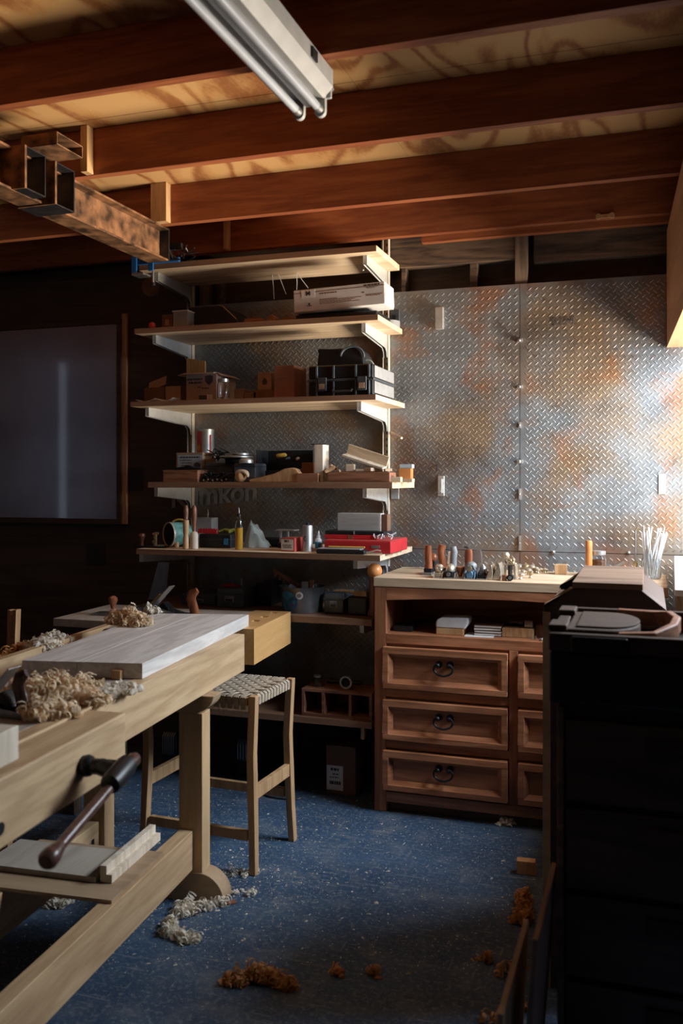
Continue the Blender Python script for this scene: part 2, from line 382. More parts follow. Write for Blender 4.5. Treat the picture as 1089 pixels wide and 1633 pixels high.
# ================================================================== THE ROOM
ZB, ZC = 2.71, 2.895                       # underside of joists, underside of the sheathing
structure(bx(-5.2, 2.2, -1.6, 4.7, -0.08, 0.0).build('floor', 'blue_painted_concrete', smooth=False))
# ---- back wall: dark plywood at one end, tread plate over framing on the rest
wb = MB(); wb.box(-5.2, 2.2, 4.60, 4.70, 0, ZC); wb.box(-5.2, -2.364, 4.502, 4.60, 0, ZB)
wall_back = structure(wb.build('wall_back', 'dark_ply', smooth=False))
def tread_sheet(x0, x1, z0, z1):
    m = MB(); g = 0.0015
    m.box(x0 + g, x1 - g, 4.500, 4.508, z0 + g, z1 - g)
    P = 0.033; L, Wd, h = 0.0125, 0.0036, 0.0016
    base = [(-L, 0), (-L / 2, -Wd), (L / 2, -Wd), (L, 0), (L / 2, Wd), (-L / 2, Wd)]
    fs = [(1, 2, 7, 6), (4, 5, 6, 7), (0, 1, 6), (0, 6, 5), (2, 3, 7), (3, 4, 7)]
    def lug(cx, cz, a):
        c, s = math.cos(a), math.sin(a)
        vs = [(cx + x * c - z * s, 4.500, cz + x * s + z * c) for x, z in base]
        vs += [(cx + x * c, 4.500 - h, cz + x * s) for x in (-L / 2, L / 2)]
        m.add(vs, fs)
    i0, i1 = math.ceil((x0 + .015) / P), math.floor((x1 - .015) / P)
    k0, k1 = math.ceil((z0 + .015) / P), math.floor((z1 - .015) / P)
    for i in range(i0, i1 + 1):
        for k in range(k0, k1 + 1): lug(i * P, k * P, R(-42))
    i0, i1 = math.ceil((x0 + .015) / P - .5), math.floor((x1 - .015) / P - .5)
    k0, k1 = math.ceil((z0 + .015) / P - .5), math.floor((z1 - .015) / P - .5)
    for i in range(i0, i1 + 1):
        for k in range(k0, k1 + 1): lug((i + .5) * P, (k + .5) * P, R(42))
    me = bpy.data.meshes.new('tread_plate'); me.from_pydata(m.v, [], m.f); me.update(); me.materials.append(MATS['weathered_tread_steel'])
    o = bpy.data.objects.new('tread_plate', me); COL.objects.link(o); o.parent = wall_back
    return o
SEAM_X, SEAM_Z = -0.591, 1.150
for a in ((-2.364, SEAM_X, SEAM_Z, 2.455), (SEAM_X, 1.25, SEAM_Z, 2.455), (-2.364, SEAM_X, 0.30, SEAM_Z), (SEAM_X, 1.25, 0.30, SEAM_Z)):
    tread_sheet(*a)
# framing seen above the plate
bx(-1.30, -0.60, 4.515, 4.598, wz(720, 421, 4.515), wz(720, 366, 4.515)).build('framing_board', 'old_framing', wall_back, 0.003)
bx(-0.53, 0.10, 4.54, 4.598, wz(950, 412, 4.54), wz(950, 366, 4.54)).build('framing_board', 'old_framing', wall_back, 0.003)
x0, x1 = wx(821, 4.51), wx(841, 4.51)
bx(x0, x1, 4.51, 4.555, 2.40, ZB).build('stud', 'stud_wood', wall_back, 0.002)
bx(wx(749, 4.53), wx(761, 4.53), 4.535, 4.597, 2.40, 2.62).build('stud', 'old_framing', wall_back, 0.002)
bx(wx(319, 4.53), wx(330, 4.53), 4.52, 4.597, 2.40, ZB).build('stud', 'stud_wood', wall_back, 0.002)
for u, w in ((346, 6), (640, 7)):
    bx(wx(u, 4.53), wx(u + w, 4.53), 4.53, 4.597, 2.38, ZB).build('stud', 'old_framing', wall_back, 0.002)
# plate fasteners on the seams
for (u, v, w, h) in ((829, 543, 8, 6), (829, 617, 8, 5), (829, 736, 9, 6), (829, 678, 3, 9), (829, 788, 3, 18), (829, 866, 3, 24), (883, 880, 5, 5), (1003, 881, 4, 4)):
    p = on_y(u, v, 4.497); a = w * .0015; b = h * .0015
    m = MB(); m.box(p.x - a, p.x + a, 4.488, 4.4985, p.z - b, p.z + b); m.ball((p.x, 4.488, p.z), min(a, b) * .8, n=8)
    m.build('bolt', 'galvanised', wall_back)
# scribbled chalk mark on the steel
t = text('chalk_mark', '91H', 0.062, 'print_ink', wall_back, on_y(896, 513, 4.4965), (R(90), R(-4), 0), 0.0006, 0.2)
# painted sign lettering on the wall under the fourth shelf
ux0, ux1 = on_y(272, 801, 4.494), on_y(408, 781, 4.494)
t = text('wall_lettering', 'Kumkon', 0.155, 'chalk_grey', wall_back, (ux0 + ux1) / 2 + Vector((0, 0, 0.005)), (R(90), R(-5), 0), 0.0006, 0.1, 0.003)
bb = [Vector(c) for c in t.bound_box]; t.scale.x = (ux1.x - ux0.x) / (max(b.x for b in bb) - min(b.x for b in bb))

# ---- ceiling: sheathing, joists, blocks
ceil = structure(bx(-5.2, 2.2, -1.6, 4.7, ZC + 0.02, ZC + 0.06).build('ceiling', 'dark_ply', smooth=False))
for k, (a, b) in enumerate(((-5.2, -3.42), (-3.418, -0.98), (-0.978, 2.2))):
    for c, d in ((-1.6, 0.61), (0.613, 3.05), (3.053, 4.7)):
        bx(a, b, c, d, ZC, ZC + 0.018).build('plywood_sheet', 'sheathing_plywood', ceil, smooth=False)
for y in (4.40, 3.84, 3.13, 2.45, 1.77, 1.09, 0.41, -0.27, -0.95):
    bx(-5.2, 0.083 + 0.0375 * (4.5 - y) + 0.14, y, y + 0.042, ZB, ZC - 0.0005).build('joist', 'joist_wood', ceil, 0.002)
bx(-1.07, 0.2, 4.443, 4.485, ZB - 0.03, ZC - 0.001).build('joist', 'joist_wood', ceil, 0.002)
for (u0, u1, v, y) in ((240, 265, 352, 3.795), (128, 139, 288, 3.085), (356, 362, 405, 4.355)):
    xa, xb = wx(u0, y), wx(u1, y)
    bx(xa, xb, y, y + 0.044, ZB + .001, ZC - 0.001).build('squash_block', 'block_wood', ceil, 0.002)
# wire clip on the rim joist
p = on_y(965, 345, 4.398)
m = MB()
for dx in (-.03, .03): m.cyl((p.x + dx, 4.399, p.z), (p.x + dx, 4.385, p.z), 0.013, 10)
m.box(p.x - .03, p.x + .03, 4.389, 4.399, p.z - .008, p.z + .008); m.build('wire_clip', 'handle_tan', ceil)

# ---- the other walls
wl = MB(); wl.box(-5.22, -5.2, -1.6, 1.58, 0, ZC); wl.box(-5.22, -5.2, 1.72, 4.7, 0, ZC); wl.box(-5.22, -5.2, 1.58, 1.72, 0, .6); wl.box(-5.22, -5.2, 1.58, 1.72, 2.6, ZC)  # narrow slit added to put a bright streak on the glossy panel
structure(wl.build('wall_left', 'wall_plaster', smooth=False))
structure(bx(-5.2, 2.2, -1.7, -1.6, 0, ZC).build('wall_front', 'wall_plaster', smooth=False))
wr = MB(); X = 1.05
wr.box(X, X + .12, -1.6, 3.08, 0, ZC); wr.box(X, X + .12, 3.08, 4.36, 0, .96); wr.box(X, X + .12, 4.36, 4.52, 0, ZC); wr.box(X, X + .12, 3.08, 4.36, 2.93, ZC + .06); wr.box(X, X + .12, 4.50, 4.7, 0, ZC)
structure(wr.build('wall_right', 'wall_plaster', smooth=False))
# header board that hangs over the glazed side
HA = math.atan(0.0375)
hd = MB(); hd.box(0, 0.018, -4.2, 0, 2.112, 2.652)
hp = structure(hd.build('trim_1', 'header_wood', smooth=False)); hp.location = (0.083, 4.497, 0); hp.rotation_euler = (0, 0, HA)
bx(0.018, 0.15, -4.2, 0, 2.112, 2.135).build('header_soffit', 'header_wood', hp)
bx(0.018, 0.14, -4.2, 0, 2.60, 2.62).build('header_rail', 'header_wood', hp)
bx(0.15, 0.17, -4.9, 0.2, 2.112, ZC - .001).build('light_block', 'dark_ply', hp)  # unseen panel added to keep light above the header off the ceiling
# lit metal edge and dark glossy panel on the back wall
pn = thing('wall_screen', 'wide dark glossy steel panel in a dark frame on the plywood wall', 'panel', (-3.6, 4.50, 1.28))
xa, xb = -4.35, wx(188, 4.49); z0, z1 = wz(188, 828, 4.49), wz(188, 517, 4.49)
def rel(o, p): return tuple(Vector(p) - Vector(o))
o0 = (-3.6, 4.50, 1.28)
T0 = Matrix.Translation((3.6, -4.50, -1.28))
bx(xa, xb, 4.478, 4.496, z0, z1, M=T0).build('panel_face', 'screen_glass', pn, 0.002)
fr = MB(T0); t = 0.03
fr.box(xa - t, xb + t, 4.472, 4.50, z0 - t, z0 - .001); fr.box(xa - t, xb + t, 4.472, 4.50, z1 + .001, z1 + t); fr.box(xb + .001, xb + t, 4.472, 4.50, z0, z1); fr.box(xa - t, xa - .001, 4.472, 4.50, z0, z1)
fr.build('panel_frame', 'dark_ply', pn, 0.002)
structure(bx(wx(194, 4.485), wx(202, 4.485), 4.482, 4.5015, wz(198, 836, 4.485), wz(198, 500, 4.485)).build('trim_2', 'handle_tan', bevel=0.004))

# switch plates and boxes fixed to the wall
def wall_plate(name, label, cat, u0, u1, v0, v1, mat, deep=0.008, kind='blank', y=4.50):
    a, b = wx(u0, y), wx(u1, y); zt, zb = wz((u0 + u1) / 2, v0, y), wz((u0 + u1) / 2, v1, y); cx, cz = (a + b) / 2, (zt + zb) / 2; w, h = b - a, zt - zb
    T = thing(name, label, cat, (cx, y, zb)); off = h / 2
    bx(-w / 2, w / 2, -deep, 0.0, 0, h).build('cover_plate', mat, T, 0.0025)
    if kind == 'outlet':
        for s in (-1, 1):
            m = MB(); m.cyl((0, -deep - .003, off + s * h * .2), (0, -deep + .001, off + s * h * .2), min(w, h) * .16, 14); m.build('socket', 'black_plastic', T)
    if kind == 'switch':
        bx(-w * .16, w * .16, -deep - .004, -deep + .001, off - h * .2, off + h * .2).build('rocker', 'black_plastic', T, 0.001)
    if kind == 'box':
        m = MB(); m.box(-w * .32, w * .32, -deep - .022, -deep + .001, off - h * .36, off + h * .36); m.build('box_face', mat, T, 0.004)
        for s in (-1, 1): MB().ball((0, -deep - .022, off + s * h * .26), w * .1, n=8).build('screw', 'steel', T)
    return T
wall_plate('wall_box', 'narrow upright steel bracket high on the tread plate', 'bracket', 696, 708, 491, 526, 'galvanised', 0.03, 'blank')
wall_plate('electrical_box', 'steel electrical box beside the end of the fourth shelf', 'box', 699, 709, 759, 791, 'galvanised', 0.012, 'box')
wall_plate('wall_plate', 'pale blank plate on the steel wall above the counter end', 'plate', 1050, 1061, 756, 788, 'paper_white', 0.006)
wall_plate('switch_plate', 'dark switch plate on the steel behind the second shelf end', 'switch', 624, 638, 495, 527, 'grey_plastic', 0.02, 'switch')
wall_plate('socket_plate', 'small grey plate peeking out below the fourth shelf end', 'socket', 625, 637, 778, 796, 'mid_grey', 0.02)
wall_plate('light_switch', 'dark single switch on the plywood between panel and shelves', 'switch', 205, 228, 745, 782, 'wall_plaster', 0.008, 'switch', 4.502)
wall_plate('wall_outlet', 'dark square outlet on the plywood under the glossy panel', 'outlet', 139, 168, 867, 900, 'wall_plaster', 0.008, 'outlet', 4.502)
m = MB(); a, b = on_y(624, 690, 4.498), on_y(643, 699, 4.43)
solo(MB().cyl((a.x, 4.499, a.z), (b.x, 4.40, b.z), 0.006, 8), 'wall_peg', 'offcut_wood', 'thin pale wooden peg sticking out of the steel wall', 'peg')
# black oil stain with a little hook below the electrical box
p = on_y(698, 742, 4.498); m = MB(); m.tube([(p.x, 4.499, p.z), (p.x, 4.48, p.z), (p.x, 4.475, p.z - .02), (p.x, 4.485, p.z - .028)], 0.004, 8)
solo(m, 'wire_hook', 'dark_steel', 'little dark wire hook above the electrical box', 'hook')

# ---- steel I-beam carried under the joists, with its hangers
ib = thing('steel_beam', 'rusty steel I-beam running under the ceiling joists', 'beam', (-2.24, 2.7, 2.55))
def isec(): 
    w, tf, h, tw = 0.055, 0.010, 0.158, 0.008
    return [(-w, 0), (w, 0), (w, tf), (tw, tf), (tw, h - tf), (w, h - tf), (w, h), (-w, h), (-w, h - tf), (-tw, h - tf), (-tw, tf), (-w, tf)]
MB().prism(isec(), 'y', -1.9, 1.20).build('beam_section', 'rusty_steel', ib, 0.002)
bx(-.06, .058, 1.2005, 1.208, .0, .158).build('end_plate', 'dark_steel', ib, 0.002)
def open_tube(w, h, L, t=0.005):    # rectangular tube along x, open at +x
    m = MB()
    m.box(-L, 0, -w / 2, w / 2, 0, t); m.box(-L, 0, -w / 2, w / 2, h - t, h); m.box(-L, 0, -w / 2, -w / 2 + t, t, h - t); m.box(-L, 0, w / 2 - t, w / 2, t, h - t)
    m.box(-L, -L + t, -w / 2 + t, w / 2 - t, t, h - t); return m
# folded tangle of bracket and twine at the beam end
m = MB(); random.seed(3)
for k in range(16):
    c = Vector((random.uniform(-.05, .12), 1.24 + random.uniform(-.01, .06), random.uniform(.03, .09)))
    m.tube([c, c + Vector((random.uniform(-.05, .05), random.uniform(-.02, .03), random.uniform(-.03, .03))), c + Vector((random.uniform(-.07, .07), 0, random.uniform(-.04, .02)))], 0.004, 5)
m.box(-.02, .09, 1.26, 1.28, .07, .10); m.build('wire_tangle', 'dark_steel', ib)['kind'] = 'stuff'
def at_beam(u, v, x): d = _dir(u, v); t = x / d.x; return Vector((x, d.y * t, EYE + d.z * t))
XB = -2.13
for lab, (u0, u1, v0, v1), L in (('dark open steel tube hung on the beam nearest the joist block', (90, 119, 253, 333), .17), ('dark open steel tube clamped on the beam further out', (42, 73, 185, 308), .17)):
    a = at_beam(u0, (v0 + v1) / 2, XB); b = at_beam(u1, (v0 + v1) / 2, XB); zt = at_beam((u0 + u1) / 2, v0 + 10, XB).z; zb_ = at_beam((u0 + u1) / 2, v1, XB).z
    y0, y1 = min(a.y, b.y), max(a.y, b.y)
    T = thing('beam_hanger', lab, 'bracket', (XB, (y0 + y1) / 2, zb_))
    open_tube(y1 - y0, min(zt, ZB - .002) - zb_, L).build('tube_body', 'dark_steel', T, 0.001)
    bx(-L - .001, .003, -(y1 - y0) / 2 - .012, -(y1 - y0) / 2 - .001, 0, min(zt, ZB - .002) - zb_).build('side_strap', 'rusty_steel', T, 0.001)
a = at_beam(91, 210, -2.06); b = at_beam(132, 236, -2.06); zt = at_beam(111, 221, -2.06).z; zz = at_beam(111, 241, -2.06).z
T = thing('rectangular_tube', 'short flat steel tube with an open end lying by the joist block', 'tube', (-2.06, (a.y + b.y) / 2, zz))
open_tube(abs(b.y - a.y), zt - zz, .16, .004).build('tube_body', 'rusty_steel', T, 0.001)

# ---- the fluorescent fitting
FX, FY = -0.945, 2.555
ft = thing('ceiling_light', 'long white twin-tube fluorescent fitting under the joists', 'lamp', (FX, 0.9, 2.58))
T1 = Matrix.Translation((-FX, -0.9, -2.58))
pr = [(-1.025, 2.705), (-1.025, 2.645), (-1.005, 2.628), (-.972, 2.628), (-.963, 2.605), (-.942, 2.605), (-.933, 2.628), (-.905, 2.622), (-.878, 2.655), (-.878, 2.705)]
MB(T1).prism([(p[0], p[1]) for p in pr], 'y', -0.35, FY - .012).build('housing', 'fixture_paint', ft, 0.002)
for x in (-.985, -.918):
    MB(T1).cyl((x, -.30, 2.592), (x, FY - .045, 2.592), 0.0128, 16).build('tube', 'tube_glass', ft)
    MB(T1).cyl((x, FY - .05, 2.592), (x, FY - .018, 2.592), 0.0135, 16).build('tube_cap', 'steel', ft)
    m = MB(T1); pts = [(x - .017, 2.64), (x + .017, 2.64), (x + .017, 2.59)] + [(x + .017 * math.cos(a), 2.588 - .017 * math.sin(a)) for a in [math.pi * k / 8 for k in range(1, 8)]] + [(x - .017, 2.59)]
    m.prism(pts, 'y', FY - .020, FY - .002); m.build('lamp_holder', 'fixture_paint', ft, 0.002)
bx(-1.02, -.885, FY - .014, FY, 2.625, 2.70, M=T1).build('end_cap', 'fixture_paint', ft, 0.003)
bx(-.882, -.872, FY - .20, FY - .16, 2.662, 2.692, M=T1).build('knockout', 'black_plastic', ft)
MB(T1).cyl((-.89, FY - .001, 2.66), (-.89, FY + .012, 2.66), .007, 8).build('screw', 'steel', ft)

# ================================================================== SHELVING ON THE BACK WALL
SX_R, SX_L = -1.262, -2.372                      # the two slotted uprights
for x, z0, z1, lab in ((SX_R, 1.06, 2.845, 'tall pale slotted steel upright at the shelf ends by the steel wall'), (SX_L, 0.87, 2.70, 'thin steel shelf upright at the dark plywood end')):
    o = (x, 4.497, z0); T = thing('shelf_upright', lab, 'upright', o)
    m = MB(); w = .016
    m.box(-w, w, -.003, 0, 0, z1 - z0); m.box(-w, -w + .004, -.030, -.003, 0, z1 - z0); m.box(w - .004, w, -.030, -.003, 0, z1 - z0)
    m.build('channel', 'standard_steel', T, 0.001)
    k = 0; z = .03
    m = MB()
    while z < z1 - z0 - .02:
        m.box(-.003, .003, -.0036, -.0028, z, z + .014); z += .032
    sl = m.build('slots', 'black_plastic', T); sl['kind'] = 'stuff'
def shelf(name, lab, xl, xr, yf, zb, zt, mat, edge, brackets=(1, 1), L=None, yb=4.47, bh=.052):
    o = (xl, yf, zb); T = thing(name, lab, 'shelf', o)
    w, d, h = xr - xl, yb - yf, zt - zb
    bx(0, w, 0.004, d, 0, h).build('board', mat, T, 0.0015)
    bx(0, w, 0, 0.004, 0.0, h).build('toned_edge', edge, T, 0.001)  # on birch boards, darker brown stands in for shade on the front edge
    for on, X0 in zip(brackets, (SX_L, SX_R)):
        if not on: continue
        Lb = (yb - yf) * .88 if L is None else L
        m = MB(); yb2 = 4.478 - yf; x = X0 - xl
        prof = [(yb2 - Lb, -.001), (yb2, -.001), (yb2, -bh * 2.2), (yb2 - .016, -bh * 2.2), (yb2 - .024, -bh * 1.7), (yb2 - .05, -bh * 1.35), (yb2 - Lb, -bh * .85)]
        for s in (-.010, .007): m.prism(prof, 'x', x + s, x + s + .003)
        m.box(x - .010, x + .010, yb2 - Lb, yb2 - Lb + .004, -bh * .85, -.001)
        m.build('bracket', 'bracket_paint', T, 0.0008)
    return T
TOPZ = {}
shelf('wall_shelf', 'topmost birch wall shelf with the blue clamp on its end', -2.44, -1.19, 4.055, 2.556, 2.584, 'shelf_birch', 'shelf_brown')
shelf('wall_shelf', 'second birch shelf from the top carrying the long white carton', -2.45, -1.175, 4.03, 2.233, 2.259, 'shelf_birch', 'shelf_brown')
shelf('wall_shelf', 'third birch shelf from the top carrying the black rugged case', -2.425, -1.162, 3.95, 1.860, 1.884, 'shelf_birch', 'shelf_brown')
shelf('wall_shelf', 'fourth shelf from the top carrying wooden offcuts and the red tin', -2.385, -1.112, 4.05, 1.459, 1.487, 'shelf_birch', 'shelf_brown')
shelf('wall_shelf', 'deep fifth shelf carrying the red cases and the oil bottle', -2.352, -1.123, 3.885, 1.138, 1.164, 'shelf_birch', 'shelf_brown')
S2, S3, S4, S5, S6, S7 = 2.2595, 1.8845, 1.4875, 1.1645, 0.8605, 0.3905
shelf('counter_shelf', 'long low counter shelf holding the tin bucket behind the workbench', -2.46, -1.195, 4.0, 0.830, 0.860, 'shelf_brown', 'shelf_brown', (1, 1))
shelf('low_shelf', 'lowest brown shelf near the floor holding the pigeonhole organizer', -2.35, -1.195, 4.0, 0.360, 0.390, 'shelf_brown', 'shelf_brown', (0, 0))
m = MB(); p = on_y(578, 1164, 4.03); m.box(p.x - .008, p.x + .008, 4.03, 4.06, .30, .3595)
solo(m, 'shelf_stop', 'handle_tan', 'small wooden stop under the lowest shelf beside the cabinet', 'block')
# separate bench board seen beyond the workbench rail
q0, q1 = on_z(84.7, 986, .88), on_z(190, 989, .88)
solo(MB().box(0, .27, 0, .48, 0, .035), 'side_table_top', 'bench_top_wood', 'pale board table end poking out behind the workbench rail', 'board', (q0.x, q0.y, .845), 0.03, None, .002)
for x, y in ((-2.46, 3.52), (-2.46, 3.9)):
    solo(bx(-.03, .03, -.03, .03, 0, .8445), 'table_leg', 'dark_ply', 'dark square leg under the pale board table, %s' % ('nearer the workbench' if y < 3.7 else 'nearer the plywood wall'), 'leg', (x, y, 0))

# ================================================================== THE CABINET
CY = 3.978; CXL, CXR = -1.176, -0.02
cb = thing('workshop_cabinet', 'reddish brown wooden cabinet with framed drawers and an open cubby', 'cabinet', (CXL, CY, 0))
w = CXR - CXL; D = 0.515
zo0, zo1 = 0.806, 0.958                      # cubby opening
for a in (0, w - .055): bx(a, a + .055, 0, D, 0, 1.015).build('side_post', 'cabinet_wood_upright', cb, .003)
m = MB()
m.box(.0551, w - .0551, D - .015, D, .05, 1.014); m.box(.0551, w - .0551, .02, D - .016, .78, zo0)
m.box(.0551, w - .0551, .012, .03, .055, .779)
m.build('carcass', 'cabinet_wood', cb)
# face frame
for a in ((.0552, w - .0552, 0, .022, zo0 - .045, zo0 - .001), (.0552, w - .0552, 0, .022, .045, .092), (.0552, w - .0552, 0, .022, .520, .556), (.0552, w - .0552, 0, .022, .290, .325)):
    bx(*a).build('frame_rail', 'cabinet_wood', cb, .002)
bx(.607, .645, -.001, .021, .093, zo0 - .046).build('frame_stile', 'cabinet_wood_upright', cb, .002)
# arched top rail over the cubby
pts = [(.0552, 1.0145), (.0552, zo1 - .004)] + [(.0552 + (w - .1104) * k / 16, zo1 - .004 + .022 * math.sin(math.pi * k / 16)) for k in range(1, 16)] + [(w - .0552, zo1 - .004), (w - .0552, 1.0145)]
MB().prism(pts, 'y', 0, .022).build('top_rail', 'cabinet_wood', cb, .002)
bx(.056, w - .056, .035, .06, 0, .0445).build('plinth', 'chest_dark', cb, .002)
def drawer(x0, x1, z0, z1, pull):
    f = MB(); t = .026; y0 = -.030
    def frame(a, b, c, d, e, yy0, yy1):
        f.hexa([(a, yy0, c), (b, yy0, c), (b, yy1, c), (a, yy1, c), (a, yy0, d), (b, yy0, d), (b, yy1, d), (a, yy1, d)])
    frame(x0, x1, z0, z0 + t, 0, y0, -.001); frame(x0, x1, z1 - t, z1, 0, y0, -.001)
    frame(x0, x0 + t, z0 + t, z1 - t, 0, y0, -.001); frame(x1 - t, x1, z0 + t, z1 - t, 0, y0, -.001)
    # sloping inner moulding
    i = .018
    for k in range(4):
        o_ = [(x0 + t, z0 + t), (x1 - t, z0 + t), (x1 - t, z1 - t), (x0 + t, z1 - t)]; n_ = [(x0 + t + i, z0 + t + i), (x1 - t - i, z0 + t + i), (x1 - t - i, z1 - t - i), (x0 + t + i, z1 - t - i)]
        a, b = o_[k], o_[(k + 1) % 4]; c, d = n_[(k + 1) % 4], n_[k]
        f.add([(a[0], y0 + .003, a[1]), (b[0], y0 + .003, b[1]), (c[0], -.010, c[1]), (d[0], -.010, d[1])], [(0, 1, 2, 3)])
    df = f.build('drawer', 'cabinet_wood', cb, .0025)
    bx(x0 + t, x1 - t, -.0062, -.0012, z0 + t, z1 - t).build('drawer_panel', 'cabinet_wood', df)
    if pull:
        cx, cz = (x0 + x1) / 2, (z0 + z1) / 2 + .008
        h = MB()
        for s in (-1, 1):
            h.cyl((cx + s * .025, -.006, cz + .018), (cx + s * .025, -.010, cz + .018), .016, 12); h.cyl((cx + s * .025, -.010, cz + .018), (cx + s * .025, -.034, cz + .018), .006, 8); h.ball((cx + s * .025, -.036, cz + .018), .010, n=10)
        pts = [(cx + .038 * math.cos(a) * (1.12 if abs(math.cos(a)) > .5 else 1), -.038 - .006 * (1 - abs(math.cos(a))), cz + .003 + .028 * math.sin(a)) for a in [R(128) + R(284) * k / 22 for k in range(23)]]
        h.tube(pts, .0048, 8)
        h.build('pull', 'iron_black', df)
rows = ((.563, .749), (.333, .512), (.106, .284))
for (z0, z1) in rows:
    drawer(.047, .603, z0, z1, True); drawer(.649, 1.095, z0, z1, True)
# thick pine slab on top
sl = MB(); sl.box(-1.180, .078, CY - .003, 4.498, 1.0155, 1.057)
so = solo(sl, 'cabinet_slab', 'slab_pine', 'thick pale pine slab lying across the cabinet top', 'worktop', (0, 0, 0), 0, None, .003)

# ================================================================== THE WORKBENCH  (frame s,t turned 4.83 deg)
TH = R(4.83)
def st(s, t, z=0): return Vector((s * math.cos(TH) - t * math.sin(TH), s * math.sin(TH) + t * math.cos(TH), z))
BR, BD = Vector((math.cos(TH), math.sin(TH), 0)), Vector((-math.sin(TH), math.cos(TH), 0))
def to_st(p): return Vector((p.dot(BR), p.dot(BD), p.z))
def on_s(u, v, s):
    d = _dir(u, v); k = (s - Vector((0, 0, EYE)).dot(BR)) / d.dot(BR); return to_st(Vector((0, 0, EYE)) + d * k)
def on_t(u, v, t):
    d = _dir(u, v); k = t / d.dot(BD); return to_st(Vector((0, 0, EYE)) + d * k)
def zst(u, v, z): return to_st(on_z(u, v, z))
B0 = (-1.55, 2.2)
TB = Matrix.Translation((-B0[0], -B0[1], 0))
wb_ = thing('workbench', 'long maple woodworking bench with a deep front apron and vises', 'workbench', st(*B0), TH)
SF = -1.246
def bp(mb, name, mat, bev=.002): return mb.build(name, mat, wb_, bev)
def bb_(s0, s1, t0, t1, z0, z1): return MB(TB).box(s0, s1, t0, t1, z0, z1)
bp(bb_(-1.72, SF - .0555, .95, 3.47, .785, .880), 'top_slab', 'bench_top_wood')
bp(bb_(-1.86, SF - .178, 3.4705, 4.08, .785, .8795), 'top_end', 'bench_top_wood')
bp(bb_(SF - .055, SF, .95, 3.47, .733, .8805), 'apron', 'bench_maple', .003)
bp(bb_(-1.87, -1.7205, .95, 3.468, .785, .80), 'tool_tray', 'bench_top_wood', 0)
bp(bb_(-1.905, -1.8705, .95, 3.60, .73, .884), 'tray_rail', 'bench_maple', .003)
tv = bb_(SF - .175, SF, 3.585, 4.105, .733, .881)
tvo = bp(tv, 'tail_vise', 'bench_amber', 0)
cs = []
for u, v in ((420, 978), (423, 983), (407, 990), (414, 984)):
    pass
for (u, v) in ((437, 977), (422, 983.5), (408, 990)):
    p = zst(u, v, .881); cs.append(bb_(p.x - .016, p.x + .016, p.y - .022, p.y + .022, .80, .90))
cut(tvo, cs)
bp(MB(TB).cyl((SF - .09, 3.47, .80), (SF - .09, 3.585, .80), .014, 12), 'tail_screw', 'steel', 0)
# front vise
SC = -1.135
ch = bp(bb_(SF + .0008, SC, .95, 2.232, .731, .880), 'vise_chop', 'bench_maple', .007)
bp(bb_(SF - .004, SF + .006, .95, 2.25, .8805, .887), 'chop_lip', 'bench_maple', .001)
vh = on_s(150, 1222, SC + .03); hub = on_s(196, 1222, SC + .14)
sc = MB(TB); 
sc.lathe([(.024, 0), (.027, .012), (.024, .022), (.019, .028), (.019, .09)], 20, (0, 0, 0), Matrix.Translation((SC, vh.y, vh.z)) @ Matrix.Rotation(R(90), 4, 'Y'))
bp(sc, 'vise_flange', 'iron_black', 0)
hp0, hp1 = on_s(217, 1207, SC + .11), on_s(72, 1376, SC + .11)
d = (hp1 - hp0).normalized(); hc = on_s(190, 1234, SC + .11)
bp(MB(TB).cyl((SC + .05, vh.y, vh.z), (SC + .11, hc.y, hc.z), .021, 16), 'vise_screw', 'iron_black', 0)
bp(MB(TB).tube([hc - d * .050, hc - d * .046, hc - d * .03, hc + d * .03, hc + d * .046, hc + d * .050], [.018, .024, .0265, .0265, .024, .018], 20), 'vise_head', 'black_plastic', 0)
bp(MB(TB).tube([hp0, hp0 + d * .01, hp0 + d * .04, hp0 + d * .045], [.012, .0175, .0175, .0125], 16), 'handle_knob', 'dark_tote', 0)
bp(MB(TB).tube([hp0 + d * .04, hp1 - d * .045], [.0125, .0125], 16), 'vise_handle', 'dark_tote', 0)
bp(MB(TB).tube([hp1 - d * .06, hp1 - d * .045, hp1 - d * .025, hp1 - d * .008, hp1], [.0125, .016, .021, .021, .016], 16), 'handle_knob', 'dark_tote', 0)
p = on_s(0, 1322, SC); bp(MB(TB).cyl((SC - .001, p.y, p.z), (SC + .002, p.y, p.z), .014, 14), 'guide_hole', 'black_plastic', 0)
# trestles
def trestle(t0, t1):
    bp(bb_(-1.338, SF - .003, t0, t1, .10, .668), 'leg', 'leg_maple')
    bp(bb_(-1.715, -1.630, t0, t1, .10, .668), 'leg', 'leg_maple')
    r = .095
    pts = [(-1.86, .0)] + [(-1.80 - .06 * 0, 0.0)] + []
    foot = [(-1.795, .0), (-1.230, .0)] + [(-1.262 + r * math.cos(a), .008 + r * math.sin(a)) for a in [R(-4) + R(86) * k / 10 for k in range(11)]] + [(-1.70, .105)] + [(-1.70 + r * math.cos(a), .008 + r * math.sin(a)) for a in [R(98) + R(84) * k / 10 for k in range(11)]]
    bp(MB(TB).prism(foot, 'y', t0 - .004, t1 + .004), 'foot', 'foot_maple', .003)
    top = [(-1.80, .7325), (-1.80, .71), (-1.765, .669), (-1.29, .669)] + [(-1.29 + .085 * math.sin(a), .735 - .066 * math.cos(a)) for a in [R(10) + R(72) * k / 8 for k in range(9)]] + [(-1.203, .7325)]
    bp(MB(TB).prism(top, 'y', t0 - .004, t1 + .004), 'top_bearer', 'foot_maple', .003)
trestle(3.035, 3.110); trestle(1.02, 1.095)
bp(bb_(-1.335, -1.283, 1.096, 3.033, .112, .252), 'stretcher', 'bench_maple', .003)
bp(bb_(-1.70, -1.65, 1.096, 3.033, .112, .252), 'stretcher', 'bench_maple', .003)
